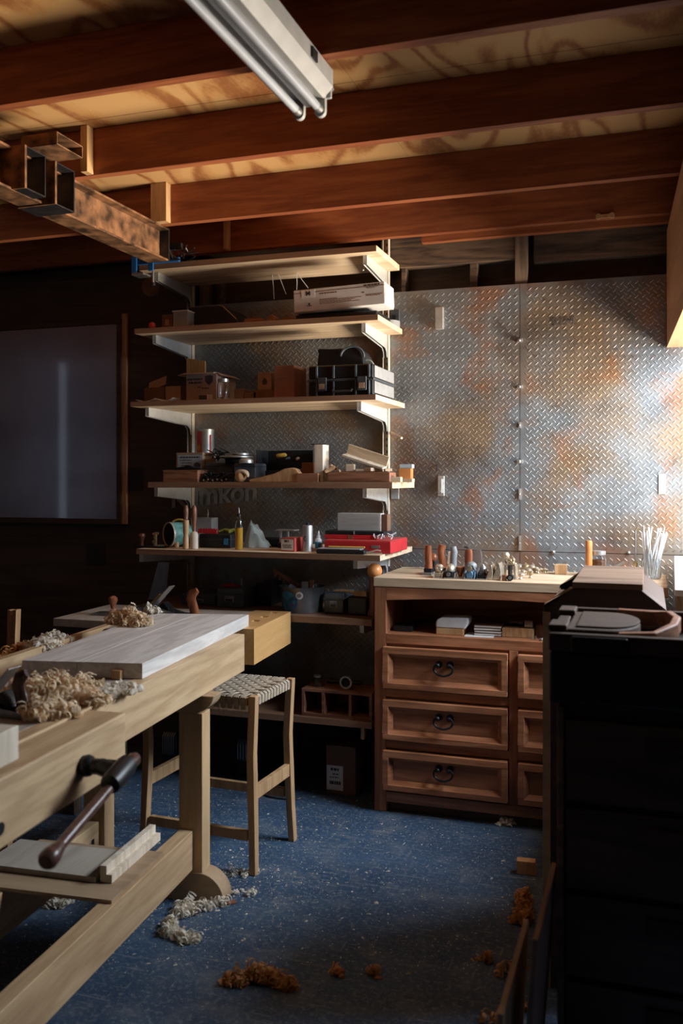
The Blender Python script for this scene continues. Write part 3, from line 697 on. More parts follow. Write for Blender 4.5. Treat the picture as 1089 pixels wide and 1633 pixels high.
bp(bb_(-1.648, -1.6455, 2.975, 2.990, .15, .205), 'mortise', 'black_plastic', 0)

# ---- things lying on and under the bench
zc = [zst(35, 1053, .930), zst(227, 1058, .930), zst(396.7, 980, .930), zst(243, 978, .930)]
bd = thing('planed_board', 'wide pale planed board lying along the bench top', 'board', st(zc[1].x, zc[1].y, .8812), TH)
o = Vector((zc[1].x, zc[1].y, 0))
def rl(p): return (p.x - o.x, p.y - o.y)
h = .049
a, b, c, d4 = [rl(p) for p in zc]
mid0 = (a[0] * .54 + b[0] * .46, a[1] * .54 + b[1] * .46); mid1 = (d4[0] * .54 + c[0] * .46, d4[1] * .54 + c[1] * .46)
g = .0006
MB().prism([(mid0[0] + g, mid0[1]), b, c, (mid1[0] + g, mid1[1])], 'z', 0, h).build('plank', 'planed_ash', bd, .0015)
MB().prism([a, (mid0[0] - g, mid0[1]), (mid1[0] - g, mid1[1]), d4], 'z', 0, h - .0003).build('plank', 'planed_ash', bd, .0015)
p = zst(193, 1080, .8812); solo(MB().box(-.016, .016, -.016, .016, 0, .028), 'bench_dog', 'handle_tan', 'little square wooden bench dog against the board end', 'dog', st(p.x, p.y - .02, .8812), TH, None, .002)
# near block, out of focus
p = on_s(27, 1200, SC - .03)
solo(MB().box(-.12, 0, -.05, .05, 0, .075), 'wooden_block', 'offcut_pale', 'pale square wooden block standing on the near vise jaw', 'block', st(SC - .025, p.y - .05, .8875), TH, None, .003)
# boards stored on the stretchers
s2 = [zst(178.5, 1432, .262), zst(0, 1396, .262)]
solo(bx(-.46, 0, 0, .36, 0, .011), 'stored_board', 'foot_maple', 'lower thin board resting across the bench stretchers', 'board', st(-1.292, 2.448, .2525), TH, None, .001)
solo(bx(-.40, 0, 0, .205, 0, .018), 'stored_board', 'bench_top_wood', 'upper wide board stacked under the vise handle', 'board', st(-1.395, 2.54, .264), TH + R(-1), None, .001)
st0, st1 = zst(176, 1409, .264), zst(228, 1338, .264)
k = MB(); k.prism([(0, 0), (.040, 0), (.040, .026), (.022, .026), (.022, .052), (0, .052)], 'y', 0, (st1 - st0).length * 1.0)
solo(k, 'rebated_stick', 'offcut_pale', 'pale rebated stick lying on the boards by the near leg', 'stick', st(-1.384, st0.y, .2640), TH, None, .001)

# ---- hand planes
def tote(parent, mat, M, h=.105):
    pts = [(0, .0), (.004, .02), (-.003, .045), (-.012, .070), (-.004, .092), (.016, h)]
    pts = [(x * h / .105, z * h / .105) for x, z in pts]
    m = MB(M); m.tube([(x, 0, z) for x, z in pts], [.021, .0175, .0165, .0175, .0165, .010], 14, flat=(.62, 1.15)); return m.build('tote', mat, parent)
def bench_plane(name, label, loc, rz, L, W, tmat, kmat, group=None, sc=1.0):
    T = thing(name, label, 'hand plane', loc, rz, group); h = .016
    bx(-L * .52, L * .48, -W / 2, W / 2, 0, .008).build('sole', 'grey_iron', T, .001)
    m = MB()
    for s in (-1, 1):
        y = s * (W / 2 - .0025)
        prof = [(-L * .45, .008), (-L * .36, .016), (-L * .18, .040), (L * .02, .042), (L * .16, .020), (L * .40, .013), (L * .47, .008)]
        m.prism(prof, 'y', y - .0022, y + .0022)
    m.build('cheek', 'grey_iron', T, .0006)
    m = MB(Matrix.Translation((-L * .10, 0, .012)) @ Matrix.Rotation(R(-46), 4, 'Y')); m.box(0, .155, -W * .36, W * .36, 0, .004); m.build('iron', 'steel', T, .0006)
    m = MB(Matrix.Translation((-L * .10, 0, .021)) @ Matrix.Rotation(R(-46), 4, 'Y')); m.box(.01, .095, -W * .30, W * .30, 0, .008); m.build('lever_cap', 'brass', T, .003)
    m = MB(Matrix.Translation((-L * .10 + .015, 0, .008))); m.prism([(0, 0), (.10, 0), (.085, .035), (.065, .055)], 'y', -W * .3, W * .3); m.build('frog', 'iron_black', T, .001)
    tote(T, tmat, Matrix.Translation((L * .26, 0, .008)))
    T.scale = (sc,) * 3
    k = MB(); k.lathe([(.013, 0), (.015, .006), (.009, .018), (.012, .034), (.018, .050), (.017, .060), (.009, .067), (.001, .069)], 20, (-L * .38, 0, .008)); k.build('front_knob', kmat, T)
    return T
pj = zst(300, 978, .88); pk = zst(197, 980, .88)
bench_plane('jointer_plane', 'long iron jointer plane with brown tote behind the planed board', st(-1.765, 3.80, .8805), TH + R(-4), .56, .072, 'rose_tote', 'rose_tote', None, 1.14)
p1 = zst(36, 1142, .882)
bench_plane('jack_plane', 'dark iron plane with dark tote amid the shavings at the bench end', st(p1.x - .10, p1.y + .02, .8812), TH + R(-8), .36, .066, 'dark_tote', 'dark_tote')

# ---- woven stool
sx0, sx1, sy0, sy1 = -1.905, -1.432, 3.205, 3.545
stl = thing('woven_stool', 'tall wooden stool with a woven cord seat beside the workbench', 'stool', ((sx0 + sx1) / 2 + .012, (sy0 + sy1) / 2, 0), R(-3))
hw, hd_ = .236, .165; ZS = .672
for a in (-1, 1):
    for b in (-1, 1):
        pts = [(a * (hw + .012), b * (hd_ + .012), 0), (a * (hw + .006), b * (hd_ + .004), .14), (a * hw, b * hd_, .30), (a * (hw - .004), b * (hd_ - .002), .45), (a * (hw + .002), b * hd_, .58), (a * (hw + .006), b * (hd_ + .002), ZS + .004)]
        m = MB(); m.sweep(pts, [.027, .028, .031, .030, .030, .030], [.033, .034, .036, .034, .032, .032], (1, 0, 0)); m.build('leg', 'stool_wood', stl, .003)
def rail(name, p, q, w, d, ax): MB().sweep([p, q], w, d, ax).build(name, 'stool_wood', stl, .002)
for b, z in ((-1, .14), (1, .20)): rail('stretcher', (-hw + .018, b * hd_, z), (hw - .018, b * hd_, z), .022, .038, (0, 1, 0))
for a, z in ((-1, .30), (1, .30)): rail('stretcher', (a * hw, -hd_ + .018, z), (a * hw, hd_ - .018, z), .022, .05, (1, 0, 0))
for b in (-1, 1): rail('seat_rail', (-hw + .018, b * hd_, ZS - .02), (hw - .018, b * hd_, ZS - .02), .026, .030, (0, 1, 0))
for a in (-1, 1): rail('seat_rail', (a * hw, -hd_ + .018, ZS - .02), (a * hw, hd_ - .018, ZS - .02), .026, .030, (1, 0, 0))
# weave: bands both ways, over and under
nx, ny = 15, 11
for j in range(ny):
    y = -hd_ + .034 + (2 * hd_ - .068) * j / (ny - 1); pts = [(-hw - .013, y, ZS - .035), (-hw - .014, y, ZS - .004), (-hw - .006, y, ZS + .002)]
    for i in range(nx):
        x = -hw + .034 + (2 * hw - .068) * i / (nx - 1); pts.append((x, y, ZS - .003 + (.0045 if (i + j) % 2 else -.0035)))
    pts += [(hw + .006, y, ZS + .002), (hw + .014, y, ZS - .004), (hw + .013, y, ZS - .035)]
    MB().sweep(pts, .0185, .004, (0, 1, 0)).build('seat_band', 'woven_cord', stl)
for i in range(nx):
    x = -hw + .034 + (2 * hw - .068) * i / (nx - 1); pts = [(x, -hd_ - .013, ZS - .05), (x, -hd_ - .015, ZS - .004), (x, -hd_ - .006, ZS + .002)]
    for j in range(ny):
        y = -hd_ + .034 + (2 * hd_ - .068) * j / (ny - 1); pts.append((x, y, ZS - .003 + (-.0035 if (i + j) % 2 else .0045)))
    pts += [(x, hd_ + .006, ZS + .002), (x, hd_ + .015, ZS - .004), (x, hd_ + .013, ZS - .05)]
    MB().sweep(pts, .0195, .004, (1, 0, 0)).build('seat_band', 'woven_cord', stl)
bx(-hw + .02, hw - .02, -hd_ + .02, hd_ - .02, ZS - .018, ZS - .013).build('gap_shade', 'iron_black', stl)  # black sheet added as shade in the gaps of the weave
random.seed(5); m = MB()
for k in range(60):
    x = -hw + .03 + random.random() * (2 * hw - .06); z = ZS - .02 - random.random() * .02
    m.tube([(x, -hd_ - .016, z), (x + random.uniform(-.004, .004), -hd_ - .019, z - random.uniform(.015, .045))], .0009, 4)
f_ = m.build('seat_fringe', 'woven_cord', stl); f_['kind'] = 'stuff'

# ================================================================== BY THE GLAZED SIDE
# window bench
q = thing('window_bench', 'wooden bench with a white top past the counter end', 'bench', (.085, 3.10, 0), R(-1.4))
bx(0, .020, 0, 1.36, .05, 1.128).build('side_panel', 'window_bench', q, .002)
bx(.0205, .50, 0, .02, .05, 1.128).build('end_panel', 'window_bench', q, .002)
bx(-.004, .52, -.006, 1.362, 1.1285, 1.150).build('top', 'white_paint', q, .003)  # top board in plain white
bx(.03, .48, .03, 1.33, 0, .0495).build('base', 'window_bench', q)
# tall tool chest with clipped shoulders (open on the shoulder slope)
CH = 1.20; cx = [on_z(903, 901.6, CH), on_z(991.5, 902.4, CH), on_z(1023, 930.4, CH), on_z(913.6, 929.4, CH)]
yf = (cx[2].y + cx[3].y) / 2; yb = (cx[0].y + cx[1].y) / 2
xl, xr = wx(868, yf), wx(1063, yf); tl, tr = cx[3].x, cx[2].x; zl = wz(875.8, 965, yf); 
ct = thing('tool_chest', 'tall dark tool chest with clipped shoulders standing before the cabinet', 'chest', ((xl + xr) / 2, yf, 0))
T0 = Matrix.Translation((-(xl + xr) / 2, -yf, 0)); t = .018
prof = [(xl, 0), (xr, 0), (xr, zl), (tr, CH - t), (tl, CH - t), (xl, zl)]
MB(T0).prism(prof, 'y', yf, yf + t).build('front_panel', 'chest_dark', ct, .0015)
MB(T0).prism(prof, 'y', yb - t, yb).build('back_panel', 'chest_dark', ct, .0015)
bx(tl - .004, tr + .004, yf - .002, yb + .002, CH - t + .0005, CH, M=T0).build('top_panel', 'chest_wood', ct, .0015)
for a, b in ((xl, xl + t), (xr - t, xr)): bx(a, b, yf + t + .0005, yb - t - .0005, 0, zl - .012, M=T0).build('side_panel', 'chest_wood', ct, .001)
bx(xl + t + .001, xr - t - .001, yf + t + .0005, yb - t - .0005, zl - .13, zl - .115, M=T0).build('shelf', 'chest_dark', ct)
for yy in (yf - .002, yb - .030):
    MB(T0).prism([(xl - .001, zl + .002), (tl - .002, CH - t), (tl - .012, CH - t), (xl - .004, zl - .012)], 'y', yy, yy + .032).build('lit_shoulder', 'leg_maple', ct, .001)  # paler wood than the panels, standing in for light on their edges
bx(xl - .0045, xl + .018, yf - .006, yf - .0005, 0, zl - .02, M=T0).build('lit_corner', 'foot_maple', ct, .001)  # paler strip added as light along the chest's side edge
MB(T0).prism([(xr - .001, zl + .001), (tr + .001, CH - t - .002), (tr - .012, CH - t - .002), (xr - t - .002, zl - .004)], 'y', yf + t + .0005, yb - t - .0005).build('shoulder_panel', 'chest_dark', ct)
# stacked tool case on a rolling cabinet, in shade
KZ = 1.15; kc = [on_z(874.7, 1000.9, KZ), on_z(887, 965, KZ), on_z(1060.8, 974.6, KZ)]
kx0, ky0, ky1 = (kc[0].x), kc[0].y, kc[1].y
kx1 = kx0 + .40
KO = ((kx0 + kx1) / 2, (ky0 + ky1) / 2, 0.0)
RZ = R(0)
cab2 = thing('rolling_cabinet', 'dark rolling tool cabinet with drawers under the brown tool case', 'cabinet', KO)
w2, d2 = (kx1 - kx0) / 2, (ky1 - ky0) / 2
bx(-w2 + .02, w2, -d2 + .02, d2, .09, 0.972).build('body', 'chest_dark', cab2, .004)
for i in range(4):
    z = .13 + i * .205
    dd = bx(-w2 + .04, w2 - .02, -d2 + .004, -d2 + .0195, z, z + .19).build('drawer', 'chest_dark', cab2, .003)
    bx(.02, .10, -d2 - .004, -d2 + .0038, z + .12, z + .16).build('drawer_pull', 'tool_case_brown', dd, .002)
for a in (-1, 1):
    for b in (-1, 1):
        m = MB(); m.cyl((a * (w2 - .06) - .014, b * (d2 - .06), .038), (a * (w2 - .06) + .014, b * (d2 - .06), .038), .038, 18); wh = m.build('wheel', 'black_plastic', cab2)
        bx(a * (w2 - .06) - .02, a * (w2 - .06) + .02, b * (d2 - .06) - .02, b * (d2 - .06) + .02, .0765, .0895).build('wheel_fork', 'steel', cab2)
bx(-w2 + .0195, -w2 + .034, -d2 + .003, -d2 + .0195, .10, .965).build('toned_edge', 'chest_wood', cab2, .002)  # paler strip stands in for light on the cabinet's side
kcs = thing('tool_case', 'flat brown plastic tool case with a looped handle on the rolling cabinet', 'case', (KO[0], KO[1], 0.9725))
H = KZ - 0.9725
bx(-w2, w2, -d2, d2, 0, H - .055).build('case_base', 'black_plastic', kcs, .008)
rm = MB()
rm.box(-w2, w2, -d2, -d2 + .02, H - .0545, H - .012); rm.box(-w2, w2, d2 - .02, d2, H - .0545, H - .002); rm.box(-w2, -w2 + .03, -d2 + .021, d2 - .021, H - .0545, H - .010); rm.box(w2 - .045, w2, -d2 + .021, d2 - .021, H - .0545, H)
rm.build('case_rim', 'tool_case_brown', kcs, .004)
LX0, LX1 = -w2 + .035, -w2 + .205
pl = [(LX0, -d2 + .05), (LX1 - .09, -d2 + .05)] + [(LX1 - .09 + .09 * math.cos(a) * 1.0, (.0) + (d2 - .05) * math.sin(a)) for a in [R(-80) + R(160) * k / 12 for k in range(13)]] + [(LX1 - .09, d2 - .05), (LX0, d2 - .05)]
MB().prism(pl, 'z', H - .0545, H - .008).build('lid_panel', 'tool_case_brown', kcs, .006)
pl2 = [(x * .86 + .0, y * .84) for x, y in pl]
MB().prism(pl2, 'z', H - .0079, H - .003).build('lid_inset', 'tool_case_brown', kcs, .002)
pts = [(LX1 - .05, -d2 + .045, H - .03), (LX1 + .03, -d2 + .05, H - .026), (LX1 + .075, -d2 * .45, H - .012), (LX1 + .085, 0, H - .008), (LX1 + .070, d2 * .5, H - .010), (LX1 + .03, d2 - .06, H - .016), (LX1 - .06, d2 - .045, H - .016)]
MB().sweep(pts, .040, .020, (0, 0, 1)).build('carry_handle', 'walnut_plank', kcs, .005)
for b in (-1, 1): bx(-w2 - .004, -w2 + .04, b * (d2 - .07) - .045, b * (d2 - .07) + .045, H - .011, H + .004).build('latch', 'tool_case_brown', kcs, .004)
bx(-w2 + .05, -w2 + .18, -d2 - .008, -d2 + .02, H - .055, H - .016).build('front_latch', 'black_plastic', kcs, .006)
bx(LX1 + .10, LX1 + .115, -d2 + .03, -d2 + .12, H - .05, H - .03).build('tag', 'white_plastic', kcs, .001)
# sheets leaning against the cabinet side, low at the frame edge
for k, (u, v, lab, tilt, mt) in enumerate(((846, 1483, 'thin plywood sheet leaning on the rolling cabinet side', 3, 'foot_maple'), (858, 1408, 'taller cardboard sheet behind the leaning plywood', 4, 'card_pink'))):
    x = kx0 - .015 - (.035 if k == 0 else .0); 
    z = on_y(u, v, ky0 - .03).z if k else on_y(u, v, ky0 - .10).z
    y0 = ky0 - (.45 if k == 0 else .30)
    solo(bx(-.006, .006, 0, .40, 0, z), 'leaning_sheet', mt, lab, 'sheet', (x - .02, y0, 0.001), 0, None, .001, rot=(0, R(tilt), 0))

# ================================================================== THINGS ON THE SHELVES
def spot(u0, u1, vt, y, zb):
    a, b = wx(u0, y), wx(u1, y); return (a + b) / 2, b - a, wz((u0 + u1) / 2, vt, y) - zb
def box_thing(name, lab, cat, u0, u1, vt, y, d, zb, mat, part='body', bev=.002, rz=0, h=None, group=None):
    x, w, hh = spot(u0, u1, vt, y, zb); h = h or hh
    T = thing(name, lab, cat, (x, y + d / 2, zb + .0004), rz, group)
    bx(-w / 2, w / 2, -d / 2, d / 2, 0, h).build(part, mat, T, bev); return T, w, d, h
def carton(name, lab, u0, u1, vt, y, d, zb, mat, rz=0, flaps=False, cat='box'):
    x, w, h = spot(u0, u1, vt, y, zb); T = thing(name, lab, cat, (x, y + d / 2, zb + .0004), rz); t = .004
    if not flaps:
        bx(-w / 2, w / 2, -d / 2, d / 2, 0, h).build('carton_body', mat, T, .0015)
        bx(-w / 2 + .001, w / 2 - .001, -.018, .018, h - .0002, h + .0006).build('tape', 'handle_tan', T)
    else:
        for n_, a in (('wall_panel', (-w / 2, w / 2, -d / 2, -d / 2 + t)), ('wall_panel', (-w / 2, w / 2, d / 2 - t, d / 2)), ('wall_panel', (-w / 2, -w / 2 + t, -d / 2 + t, d / 2 - t)), ('wall_panel', (w / 2 - t, w / 2, -d / 2 + t, d / 2 - t))):
            bx(*a, 0, h).build(n_, mat, T, .0008)
        bx(-w / 2 + t, w / 2 - t, -d / 2 + t, d / 2 - t, 0, t).build('base_panel', mat, T)
    return T, w, d, h
def print_lines(T, rows, mat='print_ink', y=0.0, name='print'):       # unreadable small print: rows of broken strokes
    m = MB()
    for (x0, x1, z, hgt) in rows:
        x = x0
        while x < x1 - .001:
            L = min(random.uniform(.006, .02), x1 - x); m.box(x, x + L * .82, y - .0006, y, z - hgt / 2, z + hgt / 2); x += L
    o = m.build(name, mat, T); o['kind'] = 'stuff'; return o
random.seed(21)

# ---- on the top shelf: the clamp and hanging cords
x, y = wx(216, 4.06), 4.06
cl = thing('bar_clamp', 'blue bar clamp gripping the end of the topmost shelf', 'clamp', (wx(222, 4.04), 4.04, 2.5842))
xr_ = wx(290, 4.04) - wx(222, 4.04)
bx(-.02, xr_, -.034, -.014, -.010, .012).build('bar', 'clamp_blue', cl, .003)
bx(-.020, .012, -.045, -.0345, -.055, .035).build('fixed_jaw', 'clamp_blue', cl, .004)
bx(.075, .105, -.045, -.0345, -.048, .030).build('sliding_jaw', 'clamp_blue', cl, .004)
bx(-.018, .05, -.045, .03, -.064, -.052).build('jaw_pad', 'steel', cl, .002)
MB().cyl((.09, -.018, -.045), (.09, -.018, -.105), .006, 10).build('screw', 'steel', cl)
MB().cyl((.09, -.018, -.103), (.09, -.018, -.118), .012, 12).build('screw_swivel', 'black_plastic', cl)
p = on_y(240, 457, 4.30)
solo(MB().cyl((0, 0, 0), (0, .012, 0), .052, 28), 'hanging_disc', 'card_dark', 'dim round disc hanging under the topmost shelf by the clamp', 'disc', (p.x, 4.30, p.z))
for k, (u0, v0, u1, v1) in enumerate(((434, 448, 437, 477), (444, 448, 456, 469), (473, 441, 473, 462), (474, 441, 491, 459))):
    a, b = on_y(u0, v0, 4.36), on_y(u1, v1, 4.36); a.z = 2.5555
    solo(MB().tube([a - a, (b - a) * .5 + Vector((.002, 0, -.004)), b - a], .0022, 6), 'white_twine', 'white_plastic', ['straight white cord end hanging alone under the topmost shelf', 'slanted white cord end next to the straight one', 'straight white cord touching the long carton corner', 'slanted white cord crossing over the long carton top'][k], 'cord', a, 0, 'white cords under the topmost shelf')
p, q = on_y(582, 437, 4.25), on_y(577, 444, 4.25)
m = MB(); m.tube([(0, 0, 0), (0, 0, -.018), (-.006, 0, -.03)], .0018, 6); m.ball((-.009, 0, -.034), .006, n=8)
solo(m, 'cord_toggle', 'white_plastic', 'tiny white cord knob under the topmost shelf above the carton', 'cord', (p.x, 4.25, 2.5556))

# ---- second shelf
p = on_y(246, 519, 4.10)
rb = thing('red_ball', 'small shiny red knob at the end of the second shelf', 'knob', (p.x, 4.08, S2))
MB().ball((0, 0, .019), .0185, n=18).build('ball', 'red_gloss', rb); MB().cyl((0, .012, .018), (0, .045, .018), .007, 10).build('stem', 'dark_steel', rb)
T, w, d, h = box_thing('label_printer', 'small grey box with a brown end on the second shelf', 'box', 276, 299, 497, 4.10, .07, S2, 'mid_grey')
bx(-w / 2 - .004, w / 2 + .004, -d / 2 - .004, d / 2, h, h + .006).build('lid', 'paper_white', T, .001)
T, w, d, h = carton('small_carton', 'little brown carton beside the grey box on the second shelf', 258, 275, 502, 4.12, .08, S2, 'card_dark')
bx(-.012, .010, -d / 2 - .0008, -d / 2, h * .3, h * .7).build('label', 'card_kraft', T)
x, w, h = spot(298, 376, 487, 4.16, S2); cs_ = thing('flat_case', 'flat dark case with a sloping lid edge on the second shelf', 'case', (x, 4.30, S2))
MB().prism([(-w / 2, 0), (w / 2, 0), (w / 2, h * .35), (w * .22, h * .95), (w * .15, h), (-w / 2, h)], 'y', -.13, .13).build('case_body', 'black_plastic', cs_, .006)
MB().tube([(w / 2 + .001, -.132, h * .36), (w * .22, -.132, h * .95), (w * .15, -.132, h)], .003, 6).build('edge_piping', 'card_kraft', cs_)
for k, (u0, u1, vt, mt, lb) in enumerate(((388, 420, 505, 'walnut_plank', 'dark wooden offcut behind the carton end on the second shelf'), (425, 437, 501, 'walnut_plank', 'short upright wooden offcut on the second shelf'), (447, 468, 505, 'card_red', 'reddish wooden wedge under the long white carton'))):
    x, w, h = spot(u0, u1, vt, 4.09, S2); m = MB(); m.prism([(-w / 2, 0), (w / 2, 0), (w / 2, h * .6), (w * .1, h), (-w / 2, h * .8)], 'y', -.03, .04)
    solo(m, 'wood_offcut', mt, lb, 'offcut', (x, 4.13, S2 + .0004), 0, None, .002)
# dark laptop-like case carrying the long white carton
x, w, h = spot(470, 600, 489, 4.10, S2)
T = thing('dark_case', 'black flat case lying under the long white carton', 'case', (x, 4.24, S2 + .0004))
bx(-w / 2, w / 2, -.13, .11, 0, .034).build('case_body', 'black_plastic', T, .006); bx(-.05, .02, -.134, -.1305, .008, .02).build('case_latch', 'grey_plastic', T, .001)
A, B_, C_, D_ = on_y(469, 498, 4.07), on_y(613.5, 483.6, 4.07), on_y(611, 448.8, 4.07), on_y(469, 463.5, 4.07)
L = (B_ - A).length; ang = math.atan2(B_.z - A.z, B_.x - A.x); Hh = (D_ - A).length
T = thing('long_carton', 'long white printed carton lying tilted on the second shelf', 'box', (A.x, 4.07, max(A.z, S2 + .036))); T.rotation_euler = (0, -ang * .9, 0)
bx(0, L, 0, .16, 0, Hh).build('carton_body', 'paper_white', T, .002)
bx(L + .0004, L + .003, .002, .155, .006, Hh - .004).build('end_flap', 'paper', T, .001)
bx(.0, L, -.0012, .0004, Hh * .83, Hh * .85).build('stripe', 'print_brown', T)
bx(.040, .108, -.0018, .0004, Hh * .60, Hh * .96).build('square_label', 'paper', T)
m = MB()
for a in (-50, 50, -20, 20): m.box(-.014, .014, -.0028, -.0017, -.0022, .0022, M=Matrix.Translation((.074, 0, Hh * .80)) @ Matrix.Rotation(R(a), 4, 'Y'))
e_ = m.build('label_emblem', 'print_ink', T)
m = MB(); m.box(.066, .090, -.0016, .0002, Hh * .22, Hh * .25); m.box(.074, .082, -.0016, .0002, Hh * .27, Hh * .36); m.build('printed_mark', 'print_ink', T)
print_lines(T, [(.13, .22, Hh * .74, .005), (.13, .22, Hh * .47, .003), (.13, .34, Hh * .42, .0022), (.13, .31, Hh * .37, .0022), (.13, .29, Hh * .32, .0022), (.13, .33, Hh * .27, .0022), (.36, .44, Hh * .48, .0025), (.36, .43, Hh * .43, .0025)], 'print_brown')
print_lines(T, [(L - .10, L - .02, Hh * .91, .006), (L - .09, L - .03, Hh * .83, .004), (L - .11, L - .095, Hh * .60, .004), (L - .085, L - .045, Hh * .77, .002)], 'print_ink')
p = on_y(598, 503, 4.20); T = thing('tape_roll', 'grey roll of tape under the carton end on the second shelf', 'tape', (p.x + .005, 4.42, S2 + .0004))
m = MB(); n = 28
m.tube([(.045 * math.cos(2 * math.pi * k / n), 0, .052 + .045 * math.sin(2 * math.pi * k / n)) for k in range(n + 1)], .011, 8, False, None, (1.4, .6)); 
T.delta_rotation_euler = (R(0), 0, 0)
m2 = MB(Matrix.Translation((0, 0, .0))); m2.lathe([(.040, 0), (.058, 0), (.058, .032), (.040, .032), (.040, 0)], 28); m2.build('tape_coil', 'mid_grey', T); MB().lathe([(.037, .001), (.0395, .001), (.0395, .031), (.037, .031), (.037, .001)], 28).build('tape_core', 'card_kraft', T)

# ---- third shelf
T, w, d, h = carton('small_box', 'small open brown box behind loose papers on the third shelf', 264, 288, 616, 4.08, .10, S3, 'card_kraft')
x, w, h = spot(230, 262, 618, 4.12, S3)
T = thing('open_carton', 'dark open carton with a raised flap at the end of the third shelf', 'box', (x, 4.20, S3 + .0004))
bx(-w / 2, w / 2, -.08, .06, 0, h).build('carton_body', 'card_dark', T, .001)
MB(Matrix.Translation((0, -.05, h)) @ Matrix.Rotation(R(-18), 4, 'Y') @ Matrix.Rotation(R(55), 4, 'X')).box(-w * .45, w * .45, 0, .06, 0, .003).build('flap', 'card_kraft', T)
for k, (u0, u1, yy, zz, rz, lb) in enumerate(((214, 244, 3.965, 0.0004, .08, 'curled white paper lying at the shelf lip under the open carton'), (249, 274, 3.965, .0004, -.10, 'second loose paper sheet beside the curled one at the shelf lip'))):
    x0, x1 = wx(u0, yy), wx(u1, yy); w = x1 - x0; m = MB(); nn = 8
    top = [(-w / 2 + w * i / nn, .001 + .012 * abs(i / nn - .45) ** 2 * 4) for i in range(nn + 1)]; 
    m.prism([(a, b) for a, b in top] + [(a, b + .0012) for a, b in reversed(top)], 'y', -.006, .06)
    solo(m, 'loose_paper', 'paper', lb, 'paper', ((x0 + x1) / 2, yy + .02, S3 + zz), rz)
x, w, h = spot(297, 345, 594, 4.02, S3)
T, w, d, h = carton('printed_carton', 'printed cardboard carton with open flaps holding corrugated strips', 297, 345, 595, 4.02, .22, S3, 'card_pink', 0, True)
MB(Matrix.Translation((0, -d / 2, h)) @ Matrix.Rotation(R(192), 4, 'X')).box(-w / 2 - .012, w / 2, 0, .03, -.002, .0012).build('flap', 'card_pink', T, .0005)
MB(Matrix.Translation((w / 2, 0, h)) @ Matrix.Rotation(R(28), 4, 'Y')).box(0, .028, -d / 2, d / 2, -.002, .001).build('flap', 'card_pink', T, .0005)
MB(Matrix.Translation((-w / 2, 0, h)) @ Matrix.Rotation(R(-8), 4, 'Y')).box(-.05, 0, -d / 2, d / 2, -.001, .001).build('flap', 'card_pink', T, .0005)
sh = [(0, .5), (.42, .42), (.42, -.1), (0, -.5), (-.42, -.1), (-.42, .42)]
m = MB(Matrix.Translation((w * .26, 0, h * .73))); m.prism([(a * .05, b * .05) for a, b in sh], 'y', -d / 2 - .001, -d / 2); m.build('shield_emblem', 'print_ink', T)
print_lines(T, [(-w * .46, w * .05, h * .78, .010), (-w * .42, w * .02, h * .66, .010), (-w * .12, w * .0, h * .49, .007), (w * .02, w * .25, h * .45, .006)], 'print_ink', -d / 2)
bx(-w * .08, w * .18, -d / 2 - .001, -d / 2, .004, h * .20).build('printed_block', 'print_ink', T)
m = MB()
for k in range(5): m.box(w * .20 + k * .006, w * .20 + k * .006 + .003, -d / 2 - .001, -d / 2, .002, h * .22)
sm = m.build('bar_print', 'paper', T); sm['kind'] = 'stuff'
xx, ww, hh = spot(292, 322, 571, 4.10, S3 + h * .6)
m = MB()
for k in range(10): m.box(-ww / 2 + ww * k / 10, -ww / 2 + ww * (k + .78) / 10, -.004, .004, 0, hh - .012 * k / 10)
m.box(-ww / 2, ww / 2, .0045, .0065, 0, hh - .013)
cs2 = solo(m, 'corrugated_strip', 'corrugated', 'corrugated cardboard sheet standing up out of the printed carton', 'cardboard', (xx, 4.14, S3 + .0055), 0); cs2.scale.z = (h * .6 + hh) / hh
def jar(name, lab, u, y, vt, r, zb, fill=None, lidm=None, rim=True):
    h = wz(u, vt, y) - zb; T = thing(name, lab, 'jar', (wx(u, y), y, zb + .0005))
    MB().lathe([(r * .92, 0), (r, .006), (r, h * .74), (r * .84, h * .85), (r * .84, h), (r * .78, h), (r * .78, h * .85), (r * .93, h * .73), (r * .93, .008), (.001, .006)], 24).build('glass_wall', 'glass', T)
    if lidm: MB().lathe([(r * .88, h * .88), (r * .88, h + .004), (.001, h + .004)], 24).build('lid', lidm, T)
    if fill: MB().lathe([(.001, .008), (r * .9, .009), (r * .9, h * .66), (.001, h * .7)], 20).build('filling', fill, T)
    return T
jar('glass_jar', 'clear glass jar before the printed carton on the third shelf', 356, 3.985, 606, .030, S3, None, 'steel')
for (u0, u1, vt, lb) in ((373, 388, 620, 'small dim brown box past the glass jar on the third shelf'), (389, 408, 626, 'low dim brown box in the middle of the third shelf')):
    carton('small_carton', lb, u0, u1, vt, 4.06, .09, S3, 'card_dark')
T, w, d, h = carton('dark_carton', 'low dark carton under the kraft card box', 404, 437, 622, 4.06, .12, S3, 'card_dark')
T2, w2_, d2_, h2_ = carton('kraft_card_box', 'small kraft card box printed with a dark drop emblem', 411, 433, 594, 4.07, .05, S3 + h + .001, 'card_kraft')
em = [(0, .5)] + [(.36 * math.cos(a), -.12 + .36 * math.sin(a)) for a in [R(35) - R(250) * k / 12 for k in range(13)]]
MB(Matrix.Translation((0, 0, h2_ * .5))).prism([(a * .036, b * .036) for a, b in em], 'y', -d2_ / 2 - .001, -d2_ / 2).build('emblem', 'print_ink', T2)
T, w, d, h = carton('brown_carton', 'plain upright brown carton beside the black rugged case', 437, 469, 583, 4.02, .16, S3, 'card_red')
bx(-w / 2 - .0005, w / 2 + .0005, -d / 2 - .0008, -d / 2, h * .60, h * .62).build('seam', 'card_dark', T)
